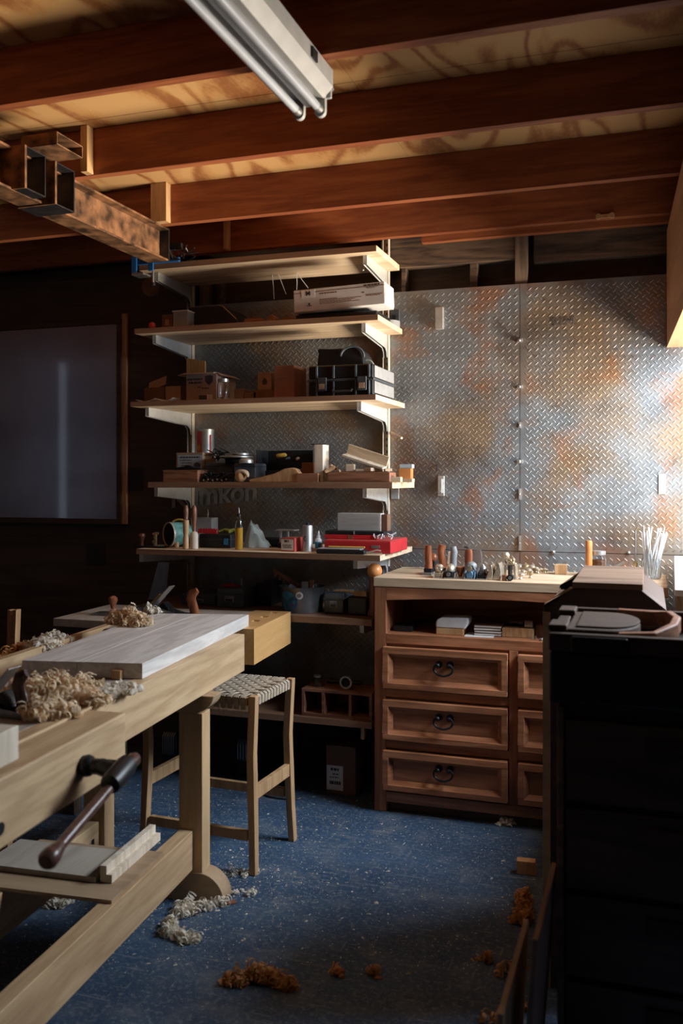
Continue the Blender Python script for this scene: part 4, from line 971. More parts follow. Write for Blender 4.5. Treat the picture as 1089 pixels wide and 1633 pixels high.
# rugged case
x, w, h = spot(490, 594, 581, 3.985, S3); d = .36
T = thing('rugged_case', 'black ribbed hard case with latches on the third shelf', 'case', (x, 3.985 + d / 2, S3 + .0004))
bx(-w / 2, w / 2, -d / 2 + .012, d / 2, 0, h * .52).build('case_base', 'black_plastic', T, .008)
bx(-w / 2, w / 2, -d / 2 + .012, d / 2, h * .535, h).build('case_lid', 'black_plastic', T, .010)
bx(-w / 2 - .004, w / 2 + .004, -d / 2 + .006, d / 2 + .004, h * .48, h * .56).build('lid_seam', 'grey_plastic', T, .003)
bx(w / 2, w / 2 + .006, -d / 2 + .02, d / 2 - .01, .012, h * .46).build('end_panel', 'mid_grey', T, .003); bx(w / 2, w / 2 + .006, -d / 2 + .02, d / 2 - .01, h * .58, h * .95).build('end_panel', 'mid_grey', T, .003)  # grey ends on the black case stand in for light on that side
for f in (-.36, -.10, .24, .44):
    bx(f * w - .004, f * w + .004, -d / 2 + .002, -d / 2 + .0115, .0, h * .47).build('rib', 'slate_plastic', T, .002); bx(f * w - .005, f * w + .005, -d / 2 + .002, -d / 2 + .0115, h * .57, h * .98).build('rib', 'slate_plastic', T, .002)
for f in (-.27, .34):
    lt = bx(f * w - .022, f * w + .022, -d / 2 - .004, -d / 2 + .0055, h * .16, h * .60).build('latch', 'grey_plastic', T, .003); bx(f * w - .014, f * w + .014, -d / 2 - .006, -d / 2 - .0041, h * .22, h * .40).build('latch_face', 'card_kraft', lt, .001)
MB().tube([(-.03, -d / 2 + .004, h * .20), (-.03, -d / 2 - .012, h * .14), (.06, -d / 2 - .012, h * .14), (.06, -d / 2 + .004, h * .20)], .005, 8).build('handle', 'grey_plastic', T)
hz = S3 + h + .001
# dark hood (welding-mask shape) on the case
x, w, h = spot(505, 582, 553, 4.14, hz); T = thing('dark_hood', 'black plastic hood lying on the rugged case', 'hood', (x, 4.20, hz))
m = MB(); pf = [(-w / 2, .0), (w / 2, .0), (w / 2 - .003, h * .5), (w * .42, h * .8), (w * .30, h * .97), (w * .05, h * .93), (-w * .42, h * .99), (-w / 2, h * .9), (-w * .46, h * .75)]
m.prism(pf, 'y', -.07, .08); m.build('hood_shell', 'black_plastic', T, .012)
m = MB(); m.tube([(w * .02, -.074, h * .55)] + [(w * .26 + w * .24 * math.cos(a), -.076, h * .50 + h * .46 * math.sin(a)) for a in [R(170) - R(175) * k / 12 for k in range(13)]], .005, 8); m.build('hood_rim', 'slate_plastic', T)
MB().tube([(-w * .48, -.072, h * .96), (-w * .2, -.074, h * .92), (w * .02, -.074, h * .93)], .003, 6).build('hood_edge', 'mid_grey', T)
x = wx(600, 4.2); m = MB(); m.tube([(x - .036 + .036 * math.cos(a) - x, 0, .036 * math.sin(a)) for a in [R(180) - R(180) * k / 12 for k in range(13)]], .004, 8)
solo(m, 'clear_hose', 'plastic_bag', 'looped clear hose at the end of the rugged case', 'hose', (x, 4.16, hz + .002))

# ---- fourth shelf
T, w, d, h = box_thing('wooden_box', 'long reddish wooden box at the dark end of the fourth shelf', 'box', 260, 315, 751, 4.08, .12, S4, 'walnut_plank')
bx(-w / 2 - .002, w / 2 + .002, -d / 2 - .002, d / 2 + .002, h + .0003, h + .004).build('lid', 'walnut_plank', T, .001)
x, w2_, h2_ = spot(272, 316, 741, 4.09, S4 + h + .005)
m = MB(); m.prism([(-w2_ / 2, 0), (w2_ / 2, 0), (w2_ / 2, h2_ * .3), (w2_ * .2, h2_ * .6), (0, h2_), (-w2_ * .15, h2_ * .7), (-w2_ / 2, h2_ * .4)], 'y', -.02, .02)
solo(m, 'iron_spokeshave', 'iron_black', 'black iron tool lying on the reddish wooden box', 'tool', (x, 4.14, S4 + h + .0045), 0, None, .003)
T, w, d, h = box_thing('card_file', 'tan box with a white printed label standing behind the wooden box', 'box', 281, 323, 722, 4.23, .09, S4, 'card_kraft')
bx(-w * .44, w * .47, -d / 2 - .001, -d / 2, h * .10, h * .92).build('label', 'label_pale', T)
m = MB(Matrix.Translation((w * .30, 0, h * .56))); m.prism([(.020 * math.cos(a), .016 * math.sin(a)) for a in [2 * math.pi * k / 16 for k in range(16)]], 'y', -d / 2 - .0018, -d / 2 - .0008); m.build('label_oval', 'print_ink', T)
print_lines(T, [(-w * .36, w * .40, h * .84, .007), (-w * .36, w * .10, h * .74, .004), (-w * .30, w * .1, h * .65, .004), (-w * .30, w * .08, h * .56, .004), (-w * .2, w * .1, h * .47, .004), (w * .15, w * .40, h * .3, .004)], 'print_ink', -d / 2 - .001)
# tin can
r = (wx(340, 4.37) - wx(316, 4.37)) / 2; x = wx(328, 4.37); h = wz(328, 685, 4.37) - S4
T = thing('tin_can', 'tall red and silver tin can with a yellow diamond against the tread plate', 'can', (x, 4.37, S4 + .0004))
MB().lathe([(r, 0), (r * 1.02, .004), (r, .008), (r, h - .010), (r * 1.02, h - .006), (r * 1.02, h), (r * .94, h), (r * .94, h - .006), (.001, h - .006)], 28).build('can_body', 'galvanised', T)
def arc_patch(r, a0, a1, z0, z1, n=10):
    m = MB(); pts = [R(a0 + (a1 - a0) * k / n) for k in range(n + 1)]
    vs = [(r * math.cos(a), r * math.sin(a), z) for z in (z0, z1) for a in pts]
    m.add(vs, [(k, k + 1, n + 2 + k, n + 1 + k) for k in range(n)]); return m
arc_patch(r + .0008, 195, 272, .012, h - .012).build('red_label', 'red_card', T); arc_patch(r + .0008, 322, 338, .012, h - .03).build('red_label', 'red_card', T)
m = MB(); a0 = R(246); dv = Vector((math.cos(a0), math.sin(a0), 0)); tv_ = Vector((-math.sin(a0), math.cos(a0), 0)); c0 = dv * (r + .002) + Vector((0, 0, h * .64))
m.add([c0 - tv_ * .012, c0 + Vector((0, 0, -.026)), c0 + tv_ * .012, c0 + Vector((0, 0, .026))], [(0, 1, 2, 3)]); m.build('diamond', 'yellow_label', T)
carton('kraft_block', 'pale kraft block in front of the red tin', 326, 338, 722, 4.26, .05, S4, 'card_kraft')
T, w, d, h = box_thing('parts_case', 'slate plastic parts case behind the black cables on the fourth shelf', 'case', 328, 371, 738, 4.22, .14, S4, 'slate_plastic', 'case_body', .004)
bx(-w / 2 - .002, w / 2 + .002, -d / 2 - .002, d / 2 + .002, h - .018, h - .012).build('lid_line', 'grey_plastic', T, .001); hA = h
T, w, d, h = box_thing('parts_case', 'second slate parts case beside the knotted wood ball', 'case', 373, 407, 739, 4.16, .14, S4, 'slate_plastic', 'case_body', .004)
bx(-w / 2 - .002, w / 2 + .002, -d / 2 - .002, d / 2 + .002, h - .018, h - .012).build('lid_line', 'grey_plastic', T, .001); hB = h
# coil of black cables and adapters
T = thing('cable_tangle', 'tangle of black cables in front of the slate parts case', 'cables', (wx(345, 4.12), 4.13, S4 + .001)); m = MB(); random.seed(8)
for k in range(9):
    c = Vector((random.uniform(-.06, .06), random.uniform(-.02, .02), .022)); rr = random.uniform(.018, .036)
    m.tube([c + Vector((rr * 1.4 * math.cos(a), rr * .5 * math.sin(a), .020 * math.sin(a + k) + .0)) for a in [2 * math.pi * i / 14 for i in range(15)]], .0042, 6, False)
m.build('cable', 'black_plastic', T)
for k in range(5):
    MB(Matrix.Translation((-.065 + .032 * k, -.02 + .008 * (k % 2), 0)) @ Matrix.Rotation(R(random.uniform(-25, 25)), 4, 'Z')).box(-.011, .011, -.010, .010, .001, .028 + .02 * (k % 2)).build('plug', 'iron_black', T, .002)
for k in range(6): MB().cyl((-.06 + .025 * k, -.033, .004 + .004 * (k % 2)), (-.06 + .025 * k, -.033, .012 + .004 * (k % 2)), .004, 8).build('plug_pin', 'brass', T)
for k, (u, v, lb) in enumerate(((349, 730, 'black wire clump behind the slate parts case'),)):
    m = MB(); random.seed(30)
    for q in range(22):
        c = Vector((random.uniform(-.04, .04), random.uniform(-.02, .02), random.uniform(.004, .05))); m.tube([c, c + Vector((random.uniform(-.03, .03), random.uniform(-.02, .02), random.uniform(-.004, .02))), c + Vector((random.uniform(-.04, .04), 0, random.uniform(-.004, .03)))], .003, 5)
    solo(m, 'wire_clump', 'iron_black', lb, 'wire', (wx(u, 4.28), 4.27, S4 + hA + .004))
# discs and lids on the parts cases
z = S4 + hB + .001
T = thing('sanding_disc', 'wide flat dark disc with a bright rim on the parts cases', 'disc', (wx(377, 4.25), 4.25, z + .028)); rr = .083
MB().lathe([(.001, 0), (rr, 0), (rr, .008), (rr * .9, .012), (.001, .012)], 32).build('disc_plate', 'dark_steel', T); MB().lathe([(rr * .995, .0), (rr * 1.03, .003), (rr * 1.03, .007), (rr * .995, .010), (rr * .995, .0)], 32).build('disc_rim', 'steel', T)
MB().lathe([(.001, -.0275), (.055, -.0275), (.060, -.01), (.05, -.0005), (.001, -.0005)], 24).build('disc_hub', 'iron_black', T)
T2 = thing('lid_ring', 'small bright ring lid on top of the dark disc', 'lid', (wx(384, 4.25), 4.25, z + .041)); MB().lathe([(.026, 0), (.040, 0), (.042, .006), (.040, .012), (.027, .012), (.026, 0)], 28).build('ring', 'galvanised', T2)
T2 = thing('steel_bowl', 'small upturned steel bowl on the parts case by the wood ball', 'bowl', (wx(390, 4.13), 4.15, z)); MB().lathe([(.036, 0), (.036, .006), (.034, .016), (.024, .024), (.001, .027)], 24).build('bowl_shell', 'galvanised', T2)
# knotted wooden ball
p = on_y(386, 757, 4.09); T = thing('wood_ball', 'carved wooden ball with curling strips on the fourth shelf', 'ball', (p.x, 4.10, S4))
MB().ball((-.012, 0, .028), .028, (1, 1, 1), 20).build('ball_core', 'handle_tan', T)
for k in range(3):
    m = MB(); pts = [(-.005 + .040 * math.cos(a), -.012 + .010 * k - .004, .018 + .036 * math.sin(a)) for a in [R(10 + 14 * k) + R(115) * i / 10 for i in range(11)]]
    m.tube(pts, [.004] + [.009] * 9 + [.004], 10); m.build('carved_strip', 'offcut_wood', T)
m = MB(); x0, x1, x2 = wx(398, 4.09) - p.x, wx(455, 4.09) - p.x, wx(481, 4.09) - p.x; zt_ = wz(460, 746, 4.09) - S4
carv = MB(); carv.prism([(x0, 0), (x2, 0), (x2 - .004, zt_ * .55), (x2 - .022, zt_ * .9), (x2 - .045, zt_), (x1, zt_ * .94), (x1 - .05, zt_ * .62), (x0 + .05, zt_ * .30), (x0, zt_ * .18)], 'y', -.022, .022)
solo(carv, 'carved_handle', 'handle_tan', 'tapering carved wooden handle blank lying beside the wood ball', 'handle', (p.x, 4.10, S4 + .0004), 0, None, .008)
# black tote box with yellow tip
x, w, h = spot(408, 499, 717, 4.28, S4); T = thing('tool_tote', 'black open tote with a pale rim full of tools on the fourth shelf', 'tote', (x, 4.36, S4 + .0004)); d = .15
for a in ((-w / 2, w / 2, d / 2 - .005, d / 2, 0, h), (-w / 2, -w / 2 + .005, -d / 2, d / 2 - .0055, 0, h), (w / 2 - .005, w / 2, -d / 2, d / 2 - .0055, 0, h), (-w / 2 + .0055, w / 2 - .0055, -d / 2, -d / 2 + .005, 0, h * .35)): bx(*a).build('tote_wall', 'black_plastic', T, .001)
bx(-w / 2 + .006, w / 2 - .006, -d / 2 + .006, d / 2 - .006, .0, .004).build('tote_base', 'black_plastic', T)
bx(-w * .25, w / 2, d / 2 - .006, d / 2 + .001, h + .0003, h + .006).build('tote_rim', 'mid_grey', T, .001)
def tool_rod(name, lab, u0, u1, v, y, zb, mat, r, cat='tool'):
    a, b = wx(u0, y), wx(u1, y); z = wz((u0 + u1) / 2, v, y)
    m = MB(); m.tube([(-(b - a) / 2, 0, 0), (-(b - a) / 2 + .006, 0, 0), ((b - a) / 2 - .008, 0, .004), ((b - a) / 2, 0, .004)], [r * .6, r, r, r * .5], 12); return solo(m, name, mat, lab, cat, ((a + b) / 2, y, z))
T = thing('tool_heap', 'heap of dark tools in the open tote', 'tools', (wx(455, 4.34), 4.35, S4 + .005)); random.seed(4)
for k in range(12):
    c = Vector((random.uniform(-.11, .09), random.uniform(-.03, .03), .012 + .009 * (k % 4))); m = MB(); m.tube([c, c + Vector((random.uniform(.03, .07), random.uniform(-.02, .02), random.uniform(.0, .02)))], random.uniform(.006, .012), 8); m.build('tool', ['iron_black', 'grey_plastic', 'dark_steel', 'slate_plastic'][k % 4], T)
tool_rod('yellow_screwdriver', 'tool with a yellow grip lying on top of the tote heap', 441, 457, 727, 4.34, S4, 'yellow_label', .011)
tool_rod('blue_grip', 'small tool with a pale blue grip beside the yellow one', 455, 463, 732, 4.33, S4, 'plane_blue', .007)
tool_rod('cream_knob', 'little cream tipped tool at the tote end', 472, 478, 732, 4.32, S4, 'offcut_pale', .008)
T, w, d, h = box_thing('red_wood_block', 'dim reddish wooden block in the tote end', 'block', 481, 500, 738, 4.20, .06, S4, 'card_red')
# small block with bright end
box_thing('wood_block', 'small brown wooden block lying at the lip before the upright block', 'block', 473, 507, 755, 4.07, .035, S4, 'walnut_plank'); 
T, w, d, h = box_thing('upright_block', 'tall pale upright block standing on the fourth shelf', 'block', 501, 515, 709, 4.10, .085, S4, 'offcut_pale', 'block_body', .002)
bx(-w / 2 - .03, w / 2 + .004, -.02, .03, h + .0004, h + .004).build('rule_strip', 'dark_steel', T)
# dowels and pegs
def dowel(name, lab, u0, v0, u1, v1, y, r, mat, r1=None):
    a, b = on_y(u0, v0, y), on_y(u1, v1, y + .03); c = (a + b) / 2
    return solo(MB().cyl(a - c, b - c, r, 14, None, r1), name, mat, lab, 'dowel', c)
dowel('wood_dowel', 'short turned dowel leaning on the upright block', 518, 754, 533, 746, 4.10, .012, 'handle_tan')
dowel('wood_dowel', 'stubby pale dowel end pointing out beside the upright block', 538, 753, 544, 753, 4.10, .013, 'offcut_wood')
dowel('wood_peg', 'little turned peg across the short dowel', 527, 742, 537, 748, 4.12, .008, 'handle_tan')
T, w, d, h = box_thing('walnut_board', 'dark reddish board with a waney edge at the lip of the fourth shelf', 'board', 521, 622, 753, 4.07, .11, S4, 'walnut_plank', 'board_body', .006); hW = h
MB().prism([(-w / 2, h), (-w * .2, h + .003), (w * .1, h + .001), (w * .3, h + .004), (w / 2, h)], 'y', -d / 2 + .004, d / 2 - .004).build('waney_edge', 'rose_tote', T)
zW = S4 + hW + .0045
for k, (u0, u1, vt, lb) in enumerate(((550, 563, 740, 'pale cube block on the dark board under the tilted channel'), (581, 593, 746, 'low pale offcut on the dark board'), (611, 622, 747, 'pale rounded offcut at the end of the dark board'), (566, 578, 748, 'flat little offcut between the pale cubes'))):
    x, w, h = spot(u0, u1, vt, 4.10, zW); solo(bx(-w / 2, w / 2, -.02, .02, 0, max(.008, h)), 'wood_cube', 'offcut_wood', lb, 'offcut', (x, 4.125, zW), R([8, -14, 22, 5][k]), None, .002)
# V channel leaning on the upright
a, b = on_y(548, 727, 4.16), on_y(608, 748, 4.12); L = (b - a).length
T = thing('angle_trough', 'pale L shaped wooden trough tilted over the offcuts', 'trough', a); dx = (b - a).normalized()
T.rotation_euler = (R(8), math.asin(-dx.z), R(-3))
bx(0, L, .030, .040, .0, .056).build('trough_back', 'offcut_wood', T, .001); bx(0, L, -.025, .0295, .0, .010).build('trough_face', 'offcut_pale', T, .001)
# blocks on the shelf end
x0 = wx(624, 4.12)
solo(bx(0, .05, -.02, .03, 0, .024), 'pale_block', 'offcut_wood', 'pale block at the tip of the fourth shelf', 'offcut', (wx(622, 4.09), 4.10, S4 + .0004), R(4), None, .001)
solo(bx(0, .075, -.02, .02, 0, .016), 'pale_strip', 'offcut_wood', 'short pale strip at the very tip of the fourth shelf', 'offcut', (wx(640, 4.20) - .02, 4.22, S4 + .0004), R(-4), None, .001)
T, w, d, h = carton('small_tea_box', 'small peach box with a mint top on the tip of the fourth shelf', 636, 655, 747, 4.32, .05, S4, 'peg_orange')
bx(-w / 2 + .003, w / 2 + .005, -d / 2 + .004, d / 2, h + .0008, h + .020).build('top_tin', 'label_pale', T, .001)

# ---- fifth shelf
p = on_y(228, 872, 3.97); T = thing('router_plane', 'small router plane with a brown knob at the dark end of the fifth shelf', 'hand plane', (p.x, 3.98, S5 + .0004))
bx(-.045, .125, -.03, .03, 0, .008).build('sole', 'iron_black', T, .002); bx(.085, .118, -.032, -.005, .0085, .016).build('steel_block', 'steel', T, .001)
MB().lathe([(.009, 0), (.008, .02), (.012, .034), (.018, .046), (.015, .058), (.001, .062)], 18, (-.012, 0, .008)).build('knob', 'handle_brown', T)
m = MB(); m.tube([(.062, 0, .008), (.066, 0, .035), (.062, 0, .05), (.068, 0, .075)], [.010, .007, .010, .006], 10); m.tube([(.05, 0, .066), (.08, 0, .07)], .006, 8); m.ball((.055, 0, .028), .010, n=10); m.build('cutter_post', 'brass', T)
# round container on its side
p = on_y(272, 850, 4.02); r = .060; T = thing('round_tin', 'round tin with a teal label lying on its side on the fifth shelf', 'tin', (p.x + .01, 4.07, S5)); 
Mx = Matrix.Translation((0, 0, r + .003)) @ Matrix.Rotation(R(-32), 4, 'Z') @ Matrix.Rotation(R(90), 4, 'X')
MB(Mx).lathe([(r * .9, -.05), (r, -.05), (r, .045), (.001, .045)], 32).build('tin_body', 'teal_label', T)
MB(Mx).lathe([(.001, .0455), (r * .93, .0455), (r * .93, .040)], 32).build('tin_mouth', 'iron_black', T); MB(Mx).lathe([(r * .94, .04), (r * 1.02, .042), (r * 1.02, .05), (r * .93, .05), (r * .94, .04)], 32).build('tin_rim', 'standard_steel', T)
MB(Matrix.Translation((.012, 0, 0))).tube([(.040 * math.cos(a), 0, r * 2 - .004 + .020 * math.sin(a)) for a in [R(0) + R(180) * k / 10 for k in range(11)]], .005, 8).build('tin_handle', 'yellow_label', T)
def turned(name, lab, u, y, vt, zb, prof, cat, split, m1, m2):
    h = wz(u, vt, y) - zb; T = thing(name, lab, cat, (wx(u, y), y, zb + .0004))
    lo = [(r, z * h) for r, z in prof if z <= split]; hi = [(r, z * h) for r, z in prof if z >= split]
    MB().lathe(lo, 20).build('head', m1, T); MB().lathe(hi, 20).build('handle', m2, T); return T
turned('carving_chisel', 'upright turned chisel handle with a pale base on the fifth shelf', 296.5, 3.945, 806, S5, [(.012, 0), (.0145, .01), (.0145, .26), (.0115, .30), (.014, .36), (.0145, .66), (.012, .665), (.010, .68), (.0125, .80), (.0125, .92), (.006, 1.0)], 'chisel', .665, 'handle_tan', 'handle_brown')
turned('carving_mallet', 'upright carver mallet with a pale head and dark handle', 309.5, 3.965, 806, S5, [(.018, 0), (.0195, .02), (.0195, .32), (.017, .37), (.009, .40), (.008, .42), (.0095, .55), (.0135, .78), (.0125, .93), (.006, 1.0)], 'mallet', .40, 'offcut_pale', 'handle_brown')
solo(MB().lathe([(.012, 0), (.013, .004), (.012, .085), (.009, .094), (.001, .095)], 16), 'turned_blank', 'handle_tan', 'short turned blank standing behind the carving chisel', 'dowel', (wx(286, 4.06), 4.03, S5 + .0004))
T, w, d, h = box_thing('dark_case', 'dark low case with a shiny corner on the fifth shelf', 'case', 317, 368, 852, 4.05, .12, S5, 'black_plastic', 'case_body', .006)
bx(-w / 2 - .001, w / 2 + .001, -d / 2 - .001, d / 2 + .001, h * .6, h * .64).build('lid_line', 'grey_plastic', T); bx(w * .28, w * .42, -d / 2 - .002, -d / 2 - .0003, h * .25, h * .7).build('shiny_plate', 'label_blue', T)
zt_ = S5 + h + .001
T, w, d, h2 = box_thing('white_box', 'white box with a spike standing behind the dark case', 'box', 304, 337, 826, 4.27, .08, S5, 'white_plastic', 'box_body', .003)
MB().tube([(.018, 0, h2 - .001), (.018, 0, h2 + .018), (.020, 0, h2 + .028), (.018, 0, h2 + .045)], [.003, .004, .0025, .001], 8).build('spike', 'steel', T)
m = MB(); random.seed(2)
for k in range(14): m.cyl((-.05 + .0075 * k, 0, .004), (-.045 + .0075 * k, .0, .020 + .004 * (k % 2)), .0042, 6)
m.box(-.053, .053, -.008, .008, 0, .006); solo(m, 'bit_set', 'red_paint', 'red rack of small bits on the dark case', 'rack', (wx(331, 4.11), 4.11, zt_))
m = MB(); m.tube([(-.05, 0, .008), (-.02, .01, .016), (.01, 0, .010), (.03, .01, .016), (.05, 0, .006)], [.006, .010, .011, .010, .006], 10); solo(m, 'rag', 'green_rag', 'rumpled yellow green rag on the dark case', 'rag', (wx(362, 4.12), 4.13, zt_ - .0005))
# oil bottle
r = .0185; x = wx(381, 4.0); h = wz(381, 824, 4.0) - S5
T = thing('oil_bottle', 'glass bottle of amber oil with a pour spout on the fifth shelf', 'bottle', (x, 4.0, S5 + .0004))
MB().lathe([(r, h * .665), (r, h * .82), (r * .62, h * .94), (r * .46, h), (r * .38, h), (r * .52, h * .93), (r * .9, h * .81), (r * .9, h * .665), (r, h * .665)], 24).build('bottle_glass', 'glass', T)
MB().lathe([(r * .9, 0), (r, .004), (r, h * .66), (.001, h * .66)], 24).build('oil', 'amber_oil', T)
MB().lathe([(r * .5, h + .0003), (r * .5, h + .012), (r * .2, h + .016)], 16).build('stopper', 'black_plastic', T)
MB().tube([(0, 0, h + .015), (0, 0, h + .034), (-.002, 0, h + .044)], [.003, .0025, .0022], 8).build('spout', 'steel', T)
# translucent bag, slumped to a point
x, w, h = spot(388, 425, 832, 4.12, S5); m = MB(); nu, nv = 22, 10; vs = []
for i in range(nu + 1):
    f = i / nu; X0 = -w / 2 + w * f
    top = h * (min(1, .45 + 2.6 * f) if f < .21 else max(.06, 1 - ((f - .21) / .79) ** 1.15 * .95))
    dep = .045 * (1 - .75 * max(0, f - .3)) * (.55 + .45 * min(1, 4 * f))
    for j in range(nv + 1):
        a = math.pi * j / nv; wob = 1 + .10 * math.sin(9 * f + 5 * a) + .06 * math.sin(23 * f - 7 * a)
        vs.append((X0 + .004 * math.sin(11 * a), -dep * math.cos(a) * wob, max(0.0004, top * math.sin(a) ** .7 * wob) if 0 < j < nv else 0.0004))
m.add(vs, [(i * (nv + 1) + j, (i + 1) * (nv + 1) + j, (i + 1) * (nv + 1) + j + 1, i * (nv + 1) + j + 1) for i in range(nu) for j in range(nv)] + [tuple(range(nv + 1)), tuple(nu * (nv + 1) + j for j in range(nv, -1, -1))] + [tuple([i * (nv + 1) for i in range(nu, -1, -1)] + [i * (nv + 1) + nv for i in range(nu + 1)])])
solo(m, 'plastic_bag', 'plastic_bag', 'cloudy plastic bag slumped beside the oil bottle', 'bag', (x, 4.16, S5 + .0004))
T, w, d, h = box_thing('dark_tray', 'black tray of small parts behind the bag on the fifth shelf', 'tray', 392, 446, 859, 4.20, .13, S5, 'iron_black', 'tray_body', .004)
bx(-w / 2, w / 2, -d / 2 - .003, -d / 2 - .0003, h - .006, h).build('tray_lip', 'dark_steel', T, .001)
# little bench scale
x = wx(459, 4.16); T = thing('small_scale', 'little scale with a flat pan behind the red box', 'scale', (x, 4.18, S5 + .0004)); zs = wz(459, 845, 4.16) - S5
bx(-.05, .05, -.035, .035, 0, .026).build('base', 'iron_black', T, .004); bx(-.060, .040, -.035, .035, zs - .005, zs).build('pan', 'galvanised', T, .002)
for a in (-.038, .0): MB().cyl((a, -.02, .026), (a, -.02, zs - .0055), .006, 10).build('post', 'steel', T)
for a in (-.02, .032): MB().ball((a, -.03, .038), .011, n=12).build('dial', 'bronze_pale', T)
T, w, d, h = carton('red_box', 'small red box with a white label on the fifth shelf', 449, 472, 858, 3.96, .10, S5, 'red_card', R(-6))
bx(-w * .47, w * .40, -d / 2 - .001, -d / 2, h * .08, h * .90).build('label', 'paper', T); print_lines(T, [(-w * .25, w * .1, h * .76, .010), (-w * .38, w * .3, h * .48, .003), (-w * .38, w * .25, h * .38, .003), (-w * .3, w * .3, h * .28, .003)], 'print_ink', -d / 2 - .001)
# spray tin
x = wx(490.5, 3.99); r = .0235; h = wz(490, 838, 3.99) - S5; T = thing('solvent_tin', 'grey cylindrical tin with a dark diamond mark on the fifth shelf', 'tin', (x, 3.99, S5 + .0004))
MB().lathe([(r, 0), (r * 1.02, .002), (r, .005), (r, h - .004), (r * .96, h), (r * .4, h + .001)], 26).build('tin_body', 'galvanised', T)
MB().lathe([(r * .35, h), (r * .35, h + .010), (r * .2, h + .013), (.001, h + .013)], 14).build('cap', 'iron_black', T)
m = MB(); c0 = Vector((-.003, -r - .0012, h * .50)); m.add([c0 + Vector((-.012, .003, 0)), c0 + Vector((0, 0, -.014)), c0 + Vector((.012, .003, 0)), c0 + Vector((0, 0, .014))], [(0, 1, 2, 3)]); m.build('diamond_mark', 'print_ink', T)
x = wx(507, 4.02); T = thing('glue_bottle', 'little white squeeze bottle with a nozzle beside the grey tin', 'bottle', (x, 4.03, S5 + .0004))
MB().lathe([(.016, 0), (.017, .004), (.017, .055), (.011, .062)], 18).build('bottle_body', 'white_plastic', T); MB().lathe([(.010, .0622), (.010, .070), (.006, .076), (.0025, .094)], 14).build('nozzle', 'white_plastic', T); arc_patch(.0176, 215, 320, .014, .044).build('label', 'label_blue', T)
# red cases
T, w, d, h = box_thing('red_case', 'long red case with a steel clasp lying on the fifth shelf', 'case', 517, 623, 863, 3.965, .30, S5, 'red_paint', 'case_body', .004)
bx(-w / 2 + .003, w / 2 - .003, -d / 2 + .003, d / 2 - .003, h + .0003, h + .003).build('case_lid', 'red_card', T, .001); bx(w * .21, w * .34, -d / 2 - .003, -d / 2 - .0003, h * .45, h * .66).build('clasp', 'steel', T, .001); hR = h
zR = S5 + hR + .004
T, w, d, h = box_thing('red_box', 'shorter red box stacked on the long red case', 'box', 517, 600, 853, 4.02, .15, zR, 'red_paint', 'box_body', .003)
bx(-.012, .016, -d / 2 - .001, -d / 2 + .0005, .001, h - .001).build('dark_band', 'card_red', T); zR2 = zR + h
T, w, d, h = box_thing('black_case', 'thin black case lying on the shorter red box', 'case', 518, 612, 847, 4.02, .15, zR2 + .0005, 'black_plastic', 'case_body', .003)
bx(-.003, .003, -d / 2 - .002, -d / 2, .001, h).build('hinge_line', 'mid_grey', T); zR3 = zR2 + .0005 + h
x, w, h = spot(537, 603, 819, 4.04, zR3); T = thing('grey_stone', 'pale grey flattening stone standing on the thin black case', 'stone', (x, 4.08, zR3 + .0005))
bx(-w / 2, w / 2, -.03, .03, 0, h).build('stone_body', 'grey_stone', T, .002); bx(w / 2 + .0005, w / 2 + .010, -.03, .03, 0, h).build('pale_end', 'paper', T, .001); bx(w / 2 + .011, w / 2 + .040, -.028, .03, 0, h - .004).build('dark_end', 'card_dark', T, .001)
m = MB(); random.seed(12)
for k in range(12):
    c = Vector((random.uniform(-.05, .045), random.uniform(-.012, .012), .006)); m.tube([c, c + Vector((random.uniform(-.012, .012), 0, .012)), c + Vector((random.uniform(-.02, .02), .004, random.uniform(.006, .03)))], .0042, 6)
solo(m, 'white_clips', 'white_plastic', 'jumble of small white clips at the end of the red case', 'clips', (wx(612, 4.02), 4.02, zR + .0002))
# folded tablet / sleeve
x, w, h = spot(503, 580, 871, 3.885, S5); T = thing('black_sleeve', 'flat black sleeve with a grey top lying at the fifth shelf lip', 'sleeve', (x, 3.925, S5 + .0004), R(1))
bx(-w / 2, w / 2, -.035, .030, 0, .019).build('sleeve_body', 'black_plastic', T, .006); bx(-w / 2 + .006, w / 2 - .02, -.034, .032, .0193, .024).build('sleeve_top', 'mid_grey', T, .002)
m = MB(); m.tube([(0, 0, .004), (.04, .0, .012), (.07, .006, .020), (.085, .01, .015)], .0035, 8); m.tube([(.0, .012, .004), (.04, .01, .006), (.09, .0, .006)], .0035, 8); solo(m, 'pliers', 'steel', 'slim steel pliers beside the black sleeve', 'pliers', (wx(576, 3.91), 3.92, S5 + .0004), R(6))
m = MB(); m.tube([(-.09, 0, 0), (.08, 0, 0)], .004, 6); solo(m, 'pencil', 'yellow_label', 'yellow pencil lying on the black sleeve', 'pencil', (wx(555, 3.945), 3.94, S5 + .0290), R(3))

